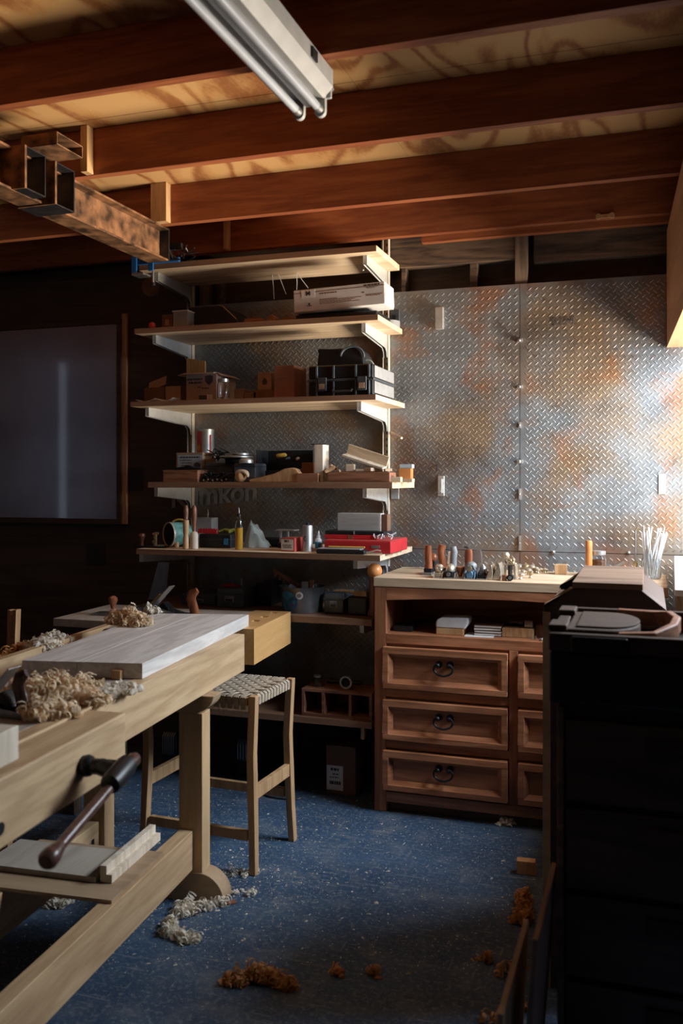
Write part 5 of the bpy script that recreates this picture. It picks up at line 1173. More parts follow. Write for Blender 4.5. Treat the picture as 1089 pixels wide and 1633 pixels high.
# ================================================================== ON THE CABINET SLAB
ZS1 = 1.0573
def post_tote(name, lab, u, vt, y, r, mat, bend=0.0, group=None):
    h = wz(u, vt, y) - ZS1; T = thing(name, lab, 'hand plane', (wx(u, y), y, ZS1 + .0003), 0, group)
    bx(-.021, .023, -.035, .10, 0, .012).build('sole', 'grey_iron', T, .002)
    bx(-.018, .020, -.020, .08, .0122, .030).build('frog', 'iron_black', T, .003)
    pts = [(0, 0, .028), (.002, 0, h * .35), (-bend * .5, 0, h * .6), (-bend, 0, h * .82), (-bend * .2, 0, h)]
    MB().tube(pts, [r * 1.1, r, r, r * 1.02, r * .9], 16, flat=(1, 1.15)).build('tote', mat, T); return T
Y1 = 4.16
post_tote('bench_plane', 'first plane on the slab with a straight brown tote', 683, 870, Y1, .0155, 'rose_tote', .002, 'planes on the cabinet slab')
post_tote('bench_plane', 'second plane on the slab with a bent reddish tote', 706, 869, Y1 + .05, .0165, 'rose_tote', .008, 'planes on the cabinet slab')
post_tote('bench_plane', 'third plane on the slab with a grey metal tote', 722, 872, Y1 + .05, .0145, 'mid_grey', -.006, 'planes on the cabinet slab')
post_tote('bench_plane', 'fourth plane on the slab with a short brown tote behind the blue one', 747, 876, Y1 + .06, .0165, 'rose_tote', .0, 'planes on the cabinet slab')
p = on_y(691, 889, 4.42); T = thing('ball_stand', 'round brown knob on a stem behind the first plane', 'knob', (p.x, 4.42, ZS1 + .0003)); 
MB().ball((0, 0, p.z - ZS1), .021, n=18).build('ball', 'rose_tote', T); MB().lathe([(.022, 0), (.022, .006), (.008, .012), (.008, p.z - ZS1 - .015)], 14).build('stem', 'iron_black', T)
T['category'] = 'knob'
p0, p1 = on_y(726, 872, 4.235), on_y(736, 903, 4.235); T = thing('curved_iron', 'black curved iron strap bent over behind the grey tote', 'iron', (p0.x + .012, 4.40, ZS1 + .0003)); hh = wz(726, 872, 4.40) - ZS1
MB().sweep([(.0, 0, hh - .002), (.012, 0, hh), (.024, 0, hh * .80), (.031, 0, hh * .45), (.034, 0, .0)], .020, .007, (0, 1, 0)).build('strap', 'iron_black', T, .001); MB().cyl((.018, -.018, hh * .3), (.018, -.010, hh * .3), .012, 14).build('strap_boss', 'iron_black', T); bx(-.012, .05, -.012, .014, 0, .006).build('foot', 'iron_black', T, .001)
p = on_y(760, 886, 4.33); a, b = wx(753, 4.34), wx(769, 4.34); 
m = MB(); hh = wz(760, 877, 4.34) - ZS1; m.prism([(a - p.x - .008, 0), (b - p.x, 0), (b - p.x, hh * .78), (b - p.x - .006, hh), (a - p.x, hh * .97)], 'y', -.003, .003)
solo(m, 'plane_iron', 'steel', 'steel plane iron standing upright behind the short brown tote', 'blade', (p.x, 4.33, ZS1 + .0003), 0, None, .001)
for (u, lab) in ((713, 'pale wooden wedge standing between the totes'),):
    x, w, h = spot(712, 719, 880, 4.36, ZS1); m = MB(); m.prism([(-w / 2, 0), (w / 2, 0), (w * .3, h), (-w * .2, h)], 'y', -.01, .01); solo(m, 'wooden_wedge', 'offcut_wood', lab, 'wedge', (x, 4.38, ZS1 + .0003))
# front row of little planes
def block_plane(name, lab, u0, u1, vt, y, body, cap, kind):
    x, w, h = spot(u0, u1, vt, y, ZS1); T = thing(name, lab, 'hand plane', (x, y + .05, ZS1 + .0003), 0, 'block planes at the slab edge'); d = .055
    bx(-w / 2, w / 2, -d, d, 0, .005).build('sole', 'steel', T, .001)
    m = MB()
    for s in (-1, 1): m.prism([(-d, .0052), (d, .0052), (d * .8, h * .40), (0, h * .5), (-d * .7, h * .42)], 'x', s * w * .42 - .002, s * w * .42 + .002)
    m.build('cheek', body, T, .0005)
    if kind == 'screw':
        bx(-w * .36, w * .36, -d * .96, d * .6, .0055, h * .50).build('block_body', body, T, .003); MB().ball((0, -d * .2, h * .55), w * .46, (1, 1.2, h * .45 / (w * .46)), 18).build('lever_cap', cap, T)
        MB().cyl((0, -d * .97, h * .30), (0, -d * 1.12, h * .30), .009, 16).build('adjuster', 'steel', T)
    elif kind == 'knob':
        bx(-w * .36, w * .36, -d * .8, d * .6, .0055, h * .36).build('block_body', body, T, .003); MB().lathe([(w * .18, h * .34), (w * .30, h * .42), (w * .40, h * .62), (w * .40, h * .86), (w * .25, h), (.001, h)], 18, (0, -d * .3, 0)).build('knob', cap, T)
        for k in range(4): MB().ball((w * .18 * (-1) ** k, -d * .3 - .012 * (k > 1), h * (.60 + .1 * (k % 2))), w * .18, n=10).build('cap_boss', cap, T)
    elif kind == 'cup':
        MB().lathe([(w * .26, .0055), (w * .22, h * .15), (w * .34, h * .55), (w * .50, h * .95), (w * .40, h), (.001, h * .97)], 20).build('cup', cap, T)
    elif kind == 'dial':
        m = MB(); m.prism([(-w * .22, .0055), (w * .22, .0055), (w * .30, h * .30), (w * .16, h * .46), (-w * .16, h * .46), (-w * .30, h * .30)], 'y', -d * .95, d * .6); m.build('block_body', body, T, .002)
        MB().cyl((0, -d * .9, h * .62), (0, -d * 1.1, h * .62), w * .24, 18).build('dial', 'brass', T); MB().cyl((0, -d * 1.1, h * .62), (0, -d * 1.14, h * .62), w * .16, 14).build('dial_face', 'bronze_pale', T)
        MB().ball((0, 0, h * .74), w * .46, (1, 1, h * .26 / (w * .46)), 18).build('lever_cap', cap, T)
        for s in (-1, 1): MB().tube([(s * w * .48, -d * .4, .006), (s * w * .40, -d * .4, h * .5), (s * w * .18, -d * .4, h * .8)], .004, 8).build('strut', cap, T)
    elif kind == 'dome':
        bx(-w * .42, w * .42, -d * .8, d * .6, .0055, h * .34).build('block_body', body, T, .003); MB().lathe([(w * .47, h * .34), (w * .45, h * .55), (w * .34, h * .8), (w * .12, h * .95), (.004, h)], 20, (0, -d * .2, 0)).build('lever_cap', cap, T)
        for s in (-1, 1): MB().tube([(s * w * .50, -d * .6, .006), (s * w * .42, -d * .6, h * .5), (s * w * .3, -d * .5, h * .72)], .0035, 8).build('strut', 'steel', T)
    return T
YB = 4.02
block_plane('block_plane', 'little cream capped plane at the slab edge, by the straight brown tote', 690, 706, 901, YB, 'bronze_pale', 'bronze_pale', 'knob')
block_plane('block_plane', 'black little plane with a round screw and a cream cap', 707, 724, 900, YB, 'iron_black', 'bronze_pale', 'screw')
block_plane('block_plane', 'brown cup shaped knob on a small sole at the slab edge', 723, 739, 905, YB + .01, 'bronze_pale', 'rose_tote', 'cup')
block_plane('block_plane', 'blue bodied little plane with a brass dial', 739, 758, 897, YB, 'plane_blue', 'mid_grey', 'dial')
block_plane('block_plane', 'little plane with a dark grey dome cap', 759, 776, 901, YB, 'iron_black', 'grey_iron', 'dome')
# bronze curved-sole planes
for k, (u0, u1, vt, lb) in enumerate(((776, 786, 901, 'slim bronze plane leaning on its side next to the dark dome'), (786, 799, 898, 'second bronze plane with ribbed curved body'))):
    x, w, h = spot(u0, u1, vt, YB, ZS1); T = thing('bronze_plane', lb, 'hand plane', (x, YB + .05, ZS1 + .0003), 0, 'bronze planes on the slab')
    MB().prism([(-w * .8, 0), (w * .4, 0), (w * .5, h * .5), (w * .3, h), (w * .0, h * .96), (-w * .25, h * .5)], 'y', -.05, .04).build('plane_body', 'bronze_pale', T, .004)
    for s in (-.03, -.005, .02): MB().tube([(-w * .84, s, .006), (-w * .30, s, h * .5), (-w * .02, s, h)], .004, 8).build('rib', 'brass', T)
def spot_parts(): pass
x, w, h = spot(798, 822, 882, 4.08, ZS1); T = thing('bronze_shoulder_plane', 'tall bronze plane with knobs standing behind the black cylinder', 'hand plane', (x, 4.13, ZS1 + .0003))
bx(-w * .5, w * .5, -.05, .05, 0, .006).build('sole', 'steel', T, .001)
for s in (-.42, -.02, .36): bx(s * w, s * w + .010, -.045, .03, .0062, h * .52).build('frame_post', 'bronze_pale' if s != -.02 else 'iron_black', T, .002)
bx(-w * .44, w * .46, -.04, .02, h * .525, h * .58).build('bridge', 'bronze_pale', T, .002)
MB().lathe([(.008, h * .58), (.007, h * .72), (.017, h * .80), (.019, h * .90), (.012, h), (.001, h)], 18, (-w * .22, -.02, 0)).build('knob', 'bronze_pale', T)
for (a, b, r) in ((.12, .68, .012), (.30, .72, .010), (.26, .60, .012), (.42, .56, .009)): MB().ball((a * w, -.03, b * h), r, n=12).build('thumb_screw', 'brass', T)
x = wx(811, 4.01); T = thing('black_collar', 'small black ring fitting with a steel face at the slab edge', 'fitting', (x, 4.02, ZS1 + .0003))
MB().cyl((.006, -.014, .0145), (.006, .02, .0145), .014, 18).build('ring_body', 'iron_black', T); MB().cyl((.006, -.0142, .0145), (.006, -.018, .0145), .008, 14).build('ring_face', 'steel', T); bx(-.030, -.010, -.012, .014, 0, .026).build('brown_block', 'handle_brown', T, .003)
# handful of brass knobs and small turned parts
random.seed(14)
part_spots = [(823, 913, 10), (828, 905, 12), (834, 914, 9), (838, 899, 12), (843, 912, 10), (848, 901, 11), (853, 906, 8), (858, 911, 7), (862, 903, 7), (866, 910, 6), (869, 904, 7), (872, 911, 6), (846, 917, 10), (830, 919, 10), (855, 898, 8), (864, 898, 6), (839, 908, 8)]
kinds = ['pale brass', 'dull gold', 'bright brass', 'darker brass']
places = ['beside the tall bronze plane', 'in front of the heap', 'in the middle of the heap', 'at the far end of the heap']
seen = {}
for i, (u, v, sz) in enumerate(part_spots):
    pz = on_z(u, v + sz * .5, ZS1); r = sz * .5 * pz.y / 1457 * 1.05
    if pz.y > 4.42: pz = on_y(u, v, 4.40)
    T = thing('brass_knob', 'small turned brass knob in the heap on the slab', 'knob', (pz.x, min(pz.y, 4.42), ZS1 + .0003), random.uniform(0, 6), 'brass knobs heaped on the slab')
    MB().lathe([(r * .55, 0), (r * .6, r * .3), (r * .35, r * .7), (r * .5, r * 1.0), (r * .9, r * 1.35), (r * .85, r * 1.8), (r * .4, r * 2.1), (.001, r * 2.1)], 14).build('knob_body', 'bronze_pale' if i % 3 else 'brass', T)
x, w, h = spot(884, 903, 901, 4.36, ZS1); solo(bx(-w / 2, w / 2, -.03, .03, 0, h), 'brown_block', 'handle_tan', 'reddish tan wooden block behind the chest shoulder', 'block', (x, 4.39, ZS1 + .0003), 0, None, .002)
x, w, h = spot(933.5, 944.5, 862, 4.33, ZS1); solo(MB().lathe([(w * .46, 0), (w / 2, .004), (w / 2, h - .006), (w * .42, h), (.001, h)], 20), 'wood_cylinder', 'peg_orange', 'upright orange brown wooden cylinder against the steel wall', 'dowel', (x, 4.33, ZS1 + .0003))
jar('pellet_jar', 'lidded glass jar of brown pellets beside the wooden cylinder', 955, 4.36, 880, .034, ZS1, 'pellets', 'galvanised')
T = thing('marking_gauge', 'thin steel rod standing in a small brass base', 'gauge', (wx(1013, 4.32), 4.32, ZS1 + .0003)); h = wz(1013, 846, 4.32) - ZS1
MB().lathe([(.017, 0), (.017, .006), (.010, .012), (.012, .03), (.008, .045), (.012, .055), (.009, .075)], 16).build('base', 'brass', T); MB().cyl((0, 0, .075), (0, 0, h), .0042, 10).build('rod', 'steel', T)
gl = jar('glass_beaker', 'tall clear glass beaker full of white straws on the slab', 1038, 4.30, 884, .042, ZS1)
random.seed(17)
for k in range(24):
    a = random.uniform(0, 6.28); q = Vector((wx(1038, 4.30) + .022 * math.cos(a), 4.30 + .022 * math.sin(a), ZS1 + .010)); L = random.uniform(.185, .225)
    tip = Vector((.020 + random.uniform(-.042, .045), random.uniform(-.03, .03), L)); o_ = solo(MB().tube([(0, 0, 0), tip * .5, tip], .0035, 6), 'white_straw', 'white_plastic', 'white straw fanned out of the glass beaker', 'straw', q, 0, 'white straws in the glass beaker')
m = MB(); m.box(0, .10, -.002, .002, 0, .012, M=Matrix.Rotation(R(-30), 4, 'Y')); solo(m, 'steel_rule', 'steel', 'short steel rule tilted against the wall past the pellet jar', 'ruler', (wx(966, 4.47), 4.47, ZS1 + .002))

# ---- in the cubby of the cabinet
ZQ = zo0 + .0003
def cub(u0, u1, vt, y): return spot(u0, u1, vt, y, ZQ)
x, w, h = cub(626, 656, 999, 4.03); T = thing('black_box', 'low black box at the dark end of the cubby', 'box', (x, 4.09, ZQ)); bx(-w / 2, w / 2, -.05, .05, 0, h).build('box_body', 'black_plastic', T, .003)
x, w, h = cub(695, 738, 1003, 4.02); T = thing('wood_block', 'brown wooden block under the pale plastic tool in the cubby', 'block', (x, 4.075, ZQ)); bx(-w / 2, w / 2, -.05, .05, 0, h).build('block_body', 'handle_tan', T, .002); zq2 = ZQ + h + .0004
x, w, h = spot(694, 746, 985, 4.02, zq2); m = MB(); m.prism([(-w / 2, 0), (w * .40, 0), (w / 2, h * .5), (w / 2, h), (-w * .30, h * .96), (-w * .47, h * .75), (-w / 2, h * .4)], 'y', -.05, .05)
solo(m, 'plastic_tool', 'white_plastic', 'rounded pale plastic tool lying on the brown block in the cubby', 'tool', (x, 4.075, zq2), 0, None, .008)
zb = ZQ
x, w, h = cub(740, 786, 1011, 4.00); solo(bx(-w / 2, w / 2, -.015, .10, 0, .002), 'paper_sheet', 'paper', 'white sheet under the stack of white notebooks', 'paper', (x, 4.015, ZQ), R(3)); zb = ZQ + .0024
for k, lb in enumerate(('bottom white notebook of the cubby stack', 'second white notebook from the bottom of the stack', 'third white notebook from the bottom of the stack', 'top white notebook of the cubby stack')):
    x, w, h = cub(754, 797, 1005, 4.02); T = thing('notebook', lb, 'notebook', (x + [.0, .003, -.002, .002][k], 4.09, zb), R([2, -1, 3, 0][k]), 'white notebooks in the cubby')
    bx(-w / 2, w / 2, -.05, .05, 0.0, .001).build('cover', 'card_dark', T); bx(-w / 2 + .001, w / 2 - .001, -.049, .049, .0012, .0085).build('pages', 'paper', T); bx(-w / 2, w / 2, -.05, .05, .0087, .0098).build('cover', 'card_dark', T); zb += .0115
x, w, h = cub(800, 850, 1003, 4.03); solo(bx(-w / 2, w / 2, -.03, .03, 0, h), 'wood_strip', 'handle_tan', 'flat wooden strip beside the white notebooks', 'strip', (x, 4.075, ZQ), R(-2), None, .002); zz_ = ZQ + h + .0004
T = thing('small_roller', 'steel roller with a dark handle on the wooden strip', 'roller', (wx(842, 4.06), 4.07, zz_)); MB().cyl((-.015, 0, .017), (.02, 0, .017), .0165, 18).build('drum', 'steel', T); MB().tube([(-.02, .01, .02), (-.05, .02, .022), (-.09, .02, .02)], .009, 10).build('handle', 'dark_tote', T)
T = thing('wire_bits', 'scatter of bright metal bits in the cubby corner', 'bits', (wx(857, 4.0), 4.01, ZQ)); m = MB(); random.seed(6)
for k in range(16):
    c = Vector((random.uniform(-.03, .03), random.uniform(-.01, .02), .003)); m.tube([c, c + Vector((random.uniform(-.015, .015), random.uniform(-.01, .01), random.uniform(0, .01)))], .0025, 5)
b_ = m.build('metal_bit', 'steel', T); b_['kind'] = 'stuff'
x, w, h = cub(852, 870, 998, 4.05); solo(bx(-w / 2, w / 2, -.02, .02, 0, h), 'wood_piece', 'handle_brown', 'dim brown block at the far end of the cubby', 'block', (x, 4.10, ZQ), R(6), None, .002)
for k, (u0, u1, v, y, lb) in enumerate(((655, 712, 992, 4.30, 'dim long dark file at the back of the cubby'), (700, 770, 974, 4.38, 'dim wooden lath high at the back of the cubby'), (780, 845, 985, 4.30, 'dim dark rasp at the back of the cubby by the roller'))):
    a, b = wx(u0, y), wx(u1, y); z = ZQ + .006; m = MB(); m.tube([(-(b - a) / 2, 0, .006), (-(b - a) / 2 + .03, 0, .008), ((b - a) / 2, .02, .010 + .02 * (k == 1))], [.008, .010, .005], 8)
    solo(m, 'hand_file', ['dark_tote', 'handle_brown', 'iron_black'][k], lb, 'tool', ((a + b) / 2, y, ZQ + .005))

# ---- on the counter shelf behind the bench
p0, p1 = on_y(434, 940, 4.06), on_y(504, 940, 4.06); r = (p1.x - p0.x) / 2; xb = (p0.x + p1.x) / 2 + .004; hb = wz(470, 936, 4.12) - S6
T = thing('tin_bucket', 'grey metal bucket with a round blue label on the counter shelf', 'bucket', (xb, 4.06 + r * .92, S6 + .0004)); rb_ = r * .86
MB().lathe([(rb_, 0), (r, hb), (r * 1.02, hb + .003), (r * .97, hb), (rb_ * .97, .004), (.001, .004)], 32).build('bucket_shell', 'bucket_tin', T)
def cone_disc(a0, rad, zc, off, n=28, wob=0):
    rr = rb_ + (r - rb_) * (zc / hb); m = MB(); vs = []
    for ring in (0.0, .5, 1.0):
        for k in range(n):
            w = 2 * math.pi * k / n; s_ = ring * rad * math.cos(w); z = zc + ring * rad * math.sin(w); rz_ = rb_ + (r - rb_) * z / hb + off; a = a0 + s_ / rr; vs.append((rz_ * math.cos(a), rz_ * math.sin(a), z))
    fs = [(i * n + k, i * n + (k + 1) % n, (i + 1) * n + (k + 1) % n, (i + 1) * n + k) for i in range(2) for k in range(n)]
    return m.add(vs, fs)
cone_disc(R(250), hb * .42, hb * .46, .0012).build('round_label', 'label_blue', T); cone_disc(R(232), hb * .13, hb * .50, .0022).build('label_patch', 'plane_blue', T); cone_disc(R(262), hb * .16, hb * .25, .0022).build('label_patch', 'plane_blue', T)
cone_disc(R(283), hb * .15, hb * .72, .0014).build('small_label', 'paper', T); cone_disc(R(283), hb * .08, hb * .72, .0024).build('label_spot', 'mid_grey', T)
a, b = on_y(436, 908, 4.14), on_y(476, 935, 4.14); dv = (b - a); L = dv.length; T = thing('toothed_stick', 'brown toothed wooden stick leaning out of the bucket', 'stick', a + Vector((0, 0, 0))); T.rotation_euler = (0, math.atan2(-dv.z, dv.x), 0)
bx(0, L + .03, -.006, .006, -.009, .009).build('stick_body', 'handle_brown', T, .001)
for k in range(4): bx(.022 + k * .026, .030 + k * .026, -.006, .006, -.026, -.0095).build('tooth', 'handle_brown', T)
for (u0, u1, v, mt, lb) in ((480, 490, 928, 'white_plastic', 'white plastic clip poking out of the bucket'), (493, 499, 925, 'card_kraft', 'bent tan strip standing in the bucket')):
    x, w, h = spot(u0, u1, v, 4.12, S6 + hb * .6); solo(bx(-w / 2, w / 2, -.008, .008, 0, h), 'bucket_tool', mt, lb, 'tool', (x, 4.13, S6 + hb * .6), 0, None, .003)
def tool_box(name, lab, u0, u1, vt, y, d, mat, lid=True):
    T, w, d, h = box_thing(name, lab, 'case', u0, u1, vt, y, d, S6, mat, 'case_body', .008)
    if lid:
        bx(-w / 2 - .003, w / 2 + .003, -d / 2 - .003, d / 2 + .003, h * .66, h * .74).build('lid_seam', 'grey_plastic', T, .002)
        bx(-w * .18, w * .18, -d / 2 - .008, -d / 2 - .0035, h * .30, h * .62).build('latch', 'mid_grey', T, .002); bx(-w * .12, w * .12, -d / 2 - .010, -d / 2 - .0085, h * .34, h * .46).build('latch_slot', 'black_plastic', T)
    return T, w, d, h
T, w, d, h = tool_box('power_tool_case', 'dark slate tool case with a grey latch on the counter shelf', 345, 388, 938, 4.14, .22, 'slate_plastic'); zc_ = S6 + h + .001
m = MB(); m.box(-.05, .05, -.02, .02, 0, .008); m.box(-.02, .02, -.015, .015, .008, .016); solo(m, 'red_strap', 'red_paint', 'dull red strap lying on the dark slate tool case', 'strap', (wx(362, 4.16), 4.20, zc_), .2, None, .003)
T = thing('steel_nut', 'small steel fitting standing on the red strap', 'fitting', (wx(377, 4.18), 4.24, zc_)); MB().lathe([(.010, 0), (.010, .01), (.004, .012), (.004, .03), (.008, .031), (.008, .036)], 12).build('fitting_body', 'steel', T)
tool_box('power_tool_case', 'lower slate case with a long pull behind the plane tote', 288, 344, 948, 4.18, .20, 'slate_plastic')
tool_box('power_tool_case', 'dim black case behind the tin bucket', 407, 432, 930, 4.27, .16, 'black_plastic', False)
tool_box('power_tool_case', 'blue grey flat case beside the tin bucket', 516, 548, 946, 4.12, .18, 'slate_plastic')
T, w, d, h = tool_box('power_tool_case', 'dim dark case at the cabinet end of the counter shelf', 554, 585, 952, 4.10, .2, 'black_plastic', False)
m = MB(); m.tube([(-.09, .0, .018), (-.03, 0, .022), (.02, 0, .016)], [.004, .007, .009], 8); m.box(.02, .085, -.010, .012, .0, .024); solo(m, 'wooden_clamp', 'handle_tan', 'small wooden handled tool lying on the dim dark case', 'tool', (wx(558, 4.12), 4.13, S6 + h + .001), R(-6), None, .003)
p0, p1 = on_y(588, 905, 4.05), on_y(606, 905, 4.05); rr = .0345; xk = wx(597, 4.08); T = thing('turned_post', 'tall dark turned post with an orange ball top between shelf and cabinet', 'post', (min(xk, -1.176 - .04 - .001) , 4.12, S6 + .0004)); zt_ = wz(597, 900, 4.08) - S6
MB().lathe([(.034, 0), (.036, .01), (.026, .03), (.024, zt_ - .085), (.030, zt_ - .07)], 20).build('shaft', 'handle_brown', T); MB().ball((0, 0, zt_ - .035), .036, n=22).build('ball_top', 'peg_orange', T)
# leaning metal sheet at the dark end
a = thing('leaning_steel_sheet', 'dim steel sheet leaning under the fifth shelf at the dark end', 'sheet', (wx(250, 4.30), 4.30, S6 + .0004)); MB().prism([(-.05, 0), (.05, 0), (.075, .20), (.01, .20)], 'y', -.002, .002).build('sheet_face', 'steel', a)
# ---- on the low shelf: pigeonhole organizer
ya = 4.02; x0, x1 = wx(481, ya), -1.20; z1 = wz(500, 1099, ya) - S7; T = thing('pigeonhole_box', 'brown pigeonhole organizer with three openings on the lowest shelf', 'organizer', ((x0 + x1) / 2, ya + .09, S7 + .0004)); w = x1 - x0; t = .014
for a in ((-w / 2, w / 2, -.09, .09, 0, t), (-w / 2, w / 2, -.09, .09, z1 - t, z1), (-w / 2, w / 2, .08, .09, t, z1 - t)): bx(*a).build('panel', 'walnut_plank', T, .001)
for f in (0, .30, .70, 1): 
    xx = -w / 2 + f * (w - t); bx(xx, xx + t, -.09, .0795, t + .0003, z1 - t - .0003).build('divider', 'walnut_plank', T, .001)
zt_ = S7 + z1 + .001
jar('dim_jar', 'dim glass jar on the pigeonhole organizer', 506, 4.08, 1078, .020, zt_, None, 'steel')
T = thing('ring_gauge', 'dim round ring gauge standing on the pigeonhole organizer', 'gauge', (wx(551, 4.05), 4.06, zt_)); m = MB(Matrix.Translation((0, 0, .034)) @ Matrix.Rotation(R(90), 4, 'X')); m.lathe([(.022, -.01), (.030, -.01), (.030, .01), (.022, .01), (.022, -.01)], 28); m.build('ring', 'steel', T); MB(Matrix.Translation((0, 0, .034)) @ Matrix.Rotation(R(90), 4, 'X')).cyl((0, 0, -.006), (0, 0, .0), .0215, 24).build('dial_face', 'iron_black', T); bx(-.03, .03, -.015, .015, 0, .0035).build('foot', 'handle_brown', T, .001)
m = MB(); m.tube([(-.10, 0, .012), (.06, 0, .010)], .010, 8); m.cyl((-.11, 0, .012), (-.09, 0, .012), .012, 10); solo(m, 'hand_drill', 'dark_steel', 'dim dark tool lying at the back of the pigeonhole organizer', 'tool', (wx(556, 4.15), 4.16, zt_ + .001), R(5))
# ---- under the shelf on the floor
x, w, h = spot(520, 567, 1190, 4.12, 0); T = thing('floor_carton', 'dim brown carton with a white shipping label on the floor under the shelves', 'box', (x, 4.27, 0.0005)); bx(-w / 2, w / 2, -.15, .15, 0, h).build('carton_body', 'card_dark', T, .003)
lx0, lx1 = wx(521, 4.12) - x, wx(547, 4.12) - x; lz0, lz1 = wz(534, 1260, 4.12), wz(534, 1221, 4.12); bx(lx0, lx1, -.1512, -.1501, lz0, lz1).build('shipping_label', 'paper', T)
print_lines(T, [(lx0 + .02, lx1 - .02, lz1 - .018, .012), (lx0 + .03, lx1 - .02, lz1 - .04, .005), (lx0 + .015, lx1 - .02, lz1 - .056, .004), (lx0 + .015, lx1 - .01, lz0 + .035, .016)], 'print_ink', -.1513)
for (u0, u1, v0, v1, lb) in ((372, 398, 1184, 1222, 'dim wire lamp cage on the floor beyond the stool'), (252, 272, 1172, 1212, 'dim wire lamp cage on the floor behind the bench leg')):
    y = 4.15; x, w, h = spot(u0, u1, v0, y, 0); zl_ = wz((u0 + u1) / 2, v1, y); T = thing('work_lamp', lb, 'lamp', (x, y + .06, .0005), 0, 'wire lamp cages'); hh = h - zl_
    bx(-w * .55, w * .55, .0, .07, 0, zl_ - .002).build('base', 'black_plastic', T, .006); MB(Matrix.Translation((0, 0, zl_))).box(-w / 2, w / 2, .0, .04, 0, hh).build('lamp_head', 'grey_plastic', T, .006)
    for k in range(6): MB().tube([(-w * .42 + w * .84 * k / 5, -.002, zl_ + .004), (-w * .42 + w * .84 * k / 5, -.022, zl_ + .02), (-w * .42 + w * .84 * k / 5, -.022, zl_ + hh - .02), (-w * .42 + w * .84 * k / 5, -.002, zl_ + hh - .004)], .0028, 6).build('cage_wire', 'steel', T)
c = on_z(458, 1270, 0); m = MB(); m.tube([(.10 * math.cos(a) - .02, .05 * math.sin(a), .004) for a in [R(150) + R(200) * k / 16 for k in range(17)]], .004, 6); solo(m, 'black_cable', 'black_plastic', 'black cord lying in a loop on the floor under the shelves', 'cord', (c.x, c.y, .0005))
# notched stick standing beyond the bench at the dark end
p = on_z(20, 1030, .55)
p0, p1 = on_y(6, 1020, 3.0), on_y(29, 972, 3.0); T = thing('notched_post', 'pale wooden post with a notched top behind the bench rail', 'post', (p1.x - .02, 3.0, 0.0)); zt_ = p1.z; m = MB(); m.prism([(-.06, 0), (-.02, 0), (.022, zt_), (.006, zt_), (.005, zt_ - .02), (-.006, zt_ - .02), (-.006, zt_ - .002), (-.018, zt_ - .001)], 'y', -.015, .015); m.build('post_body', 'handle_tan', T, .001)
bx(-.10, .10, -.12, .12, -.0, .02).build('post_foot', 'dark_ply', T, .002)

# ================================================================== SHAVINGS, CHIPS, DUST
def curls(name, lab, mat, spots, seed, n, rad=(.004, .011), wid=(.004, .009), cat='shavings', base_normal=None):
    rng = random.Random(seed); vs = []; fs = []; n = int(n * 3.4)
    for q in range(n):
        c, sx, sy, hgt = spots[rng.randrange(len(spots))]
        a = rng.uniform(0, 6.283); rr = math.sqrt(rng.random()); px, py = c[0] + sx * rr * math.cos(a), c[1] + sy * rr * math.sin(a)
        pz = c[2] + hgt * (1 - rr * rr) * rng.random()
        r0 = rng.uniform(*rad); w = rng.uniform(*wid); turns = rng.uniform(.5, 2.6) if rng.random() < .8 else rng.uniform(.25, .5); k = int(9 * turns) + 3; pitch = rng.uniform(-.016, .016); grow = rng.uniform(.4, 2.2)
        M = Matrix.Translation((px, py, pz + r0 * .9)) @ Matrix.Rotation(rng.uniform(0, 6.283), 4, 'Z') @ Matrix.Rotation(rng.uniform(-.7, .7), 4, 'X') @ Matrix.Rotation(rng.uniform(-.7, .7), 4, 'Y')
        o = len(vs)
        for i in range(k + 1):
            f = i / k; w_ = 6.283 * turns * f; r = r0 * (1 + grow * f * .6); y = pitch * turns * f
            for s in (-.5, .5): vs.append(tuple(M @ Vector((r * math.cos(w_), y + s * w, r * math.sin(w_)))))
        fs += [(o + 2 * i, o + 2 * i + 1, o + 2 * i + 3, o + 2 * i + 2) for i in range(k)]
    zmin = min(c[2] for c, *_ in spots) 
    vs = [(x, y, max(z, zmin + .0006)) for x, y, z in vs]
    me = bpy.data.meshes.new(name); me.from_pydata(vs, [], fs); me.materials.append(MATS[mat]); me.shade_smooth()
    o = bpy.data.objects.new(name, me); COL.objects.link(o); return tag(o, lab, cat, None, 'stuff')
def zc3(u, v, z): p = on_z(u, v, z); return (p.x, p.y, z)
ZT = .8812
curls('shavings', 'big fluffy heap of pale wood shavings around the jack plane', 'shaving', [(zc3(68, 1122, ZT), .07, .07, .085), (zc3(95, 1118, ZT), .07, .07, .07), (zc3(125, 1112, ZT), .06, .07, .05), (zc3(40, 1118, ZT), .06, .08, .06), (zc3(88, 1142, ZT), .07, .03, .022), (zc3(145, 1122, ZT), .05, .035, .018), (zc3(60, 1146, ZT), .04, .03, .03)], 1, 430)
curls('shavings', 'thin scatter of curls on the bench by the board corner', 'shaving_pale', [(zc3(190, 1103, ZT), .06, .04, .012), (zc3(165, 1110, ZT), .05, .04, .015)], 2, 60, (.004, .009), (.006, .012))
curls('shavings', 'round tuft of curled shavings on the planed board', 'shaving', [(zc3(208, 996, .931), .07, .045, .060), (zc3(185, 995, .931), .03, .03, .04), (zc3(225, 998, .931), .035, .03, .03)], 3, 190)
curls('shavings', 'pale shavings lying along the tool tray of the bench', 'shaving_pale', [(zc3(70, 1035, .86), .06, .06, .03), (zc3(85, 1027, .86), .05, .06, .03)], 4, 90, (.005, .011), (.007, .015))
curls('shavings', 'brownish shavings deep in the near tool tray', 'shaving_orange', [(zc3(25, 1050, .82), .05, .10, .04), (zc3(45, 1045, .82), .04, .06, .03)], 5, 110)
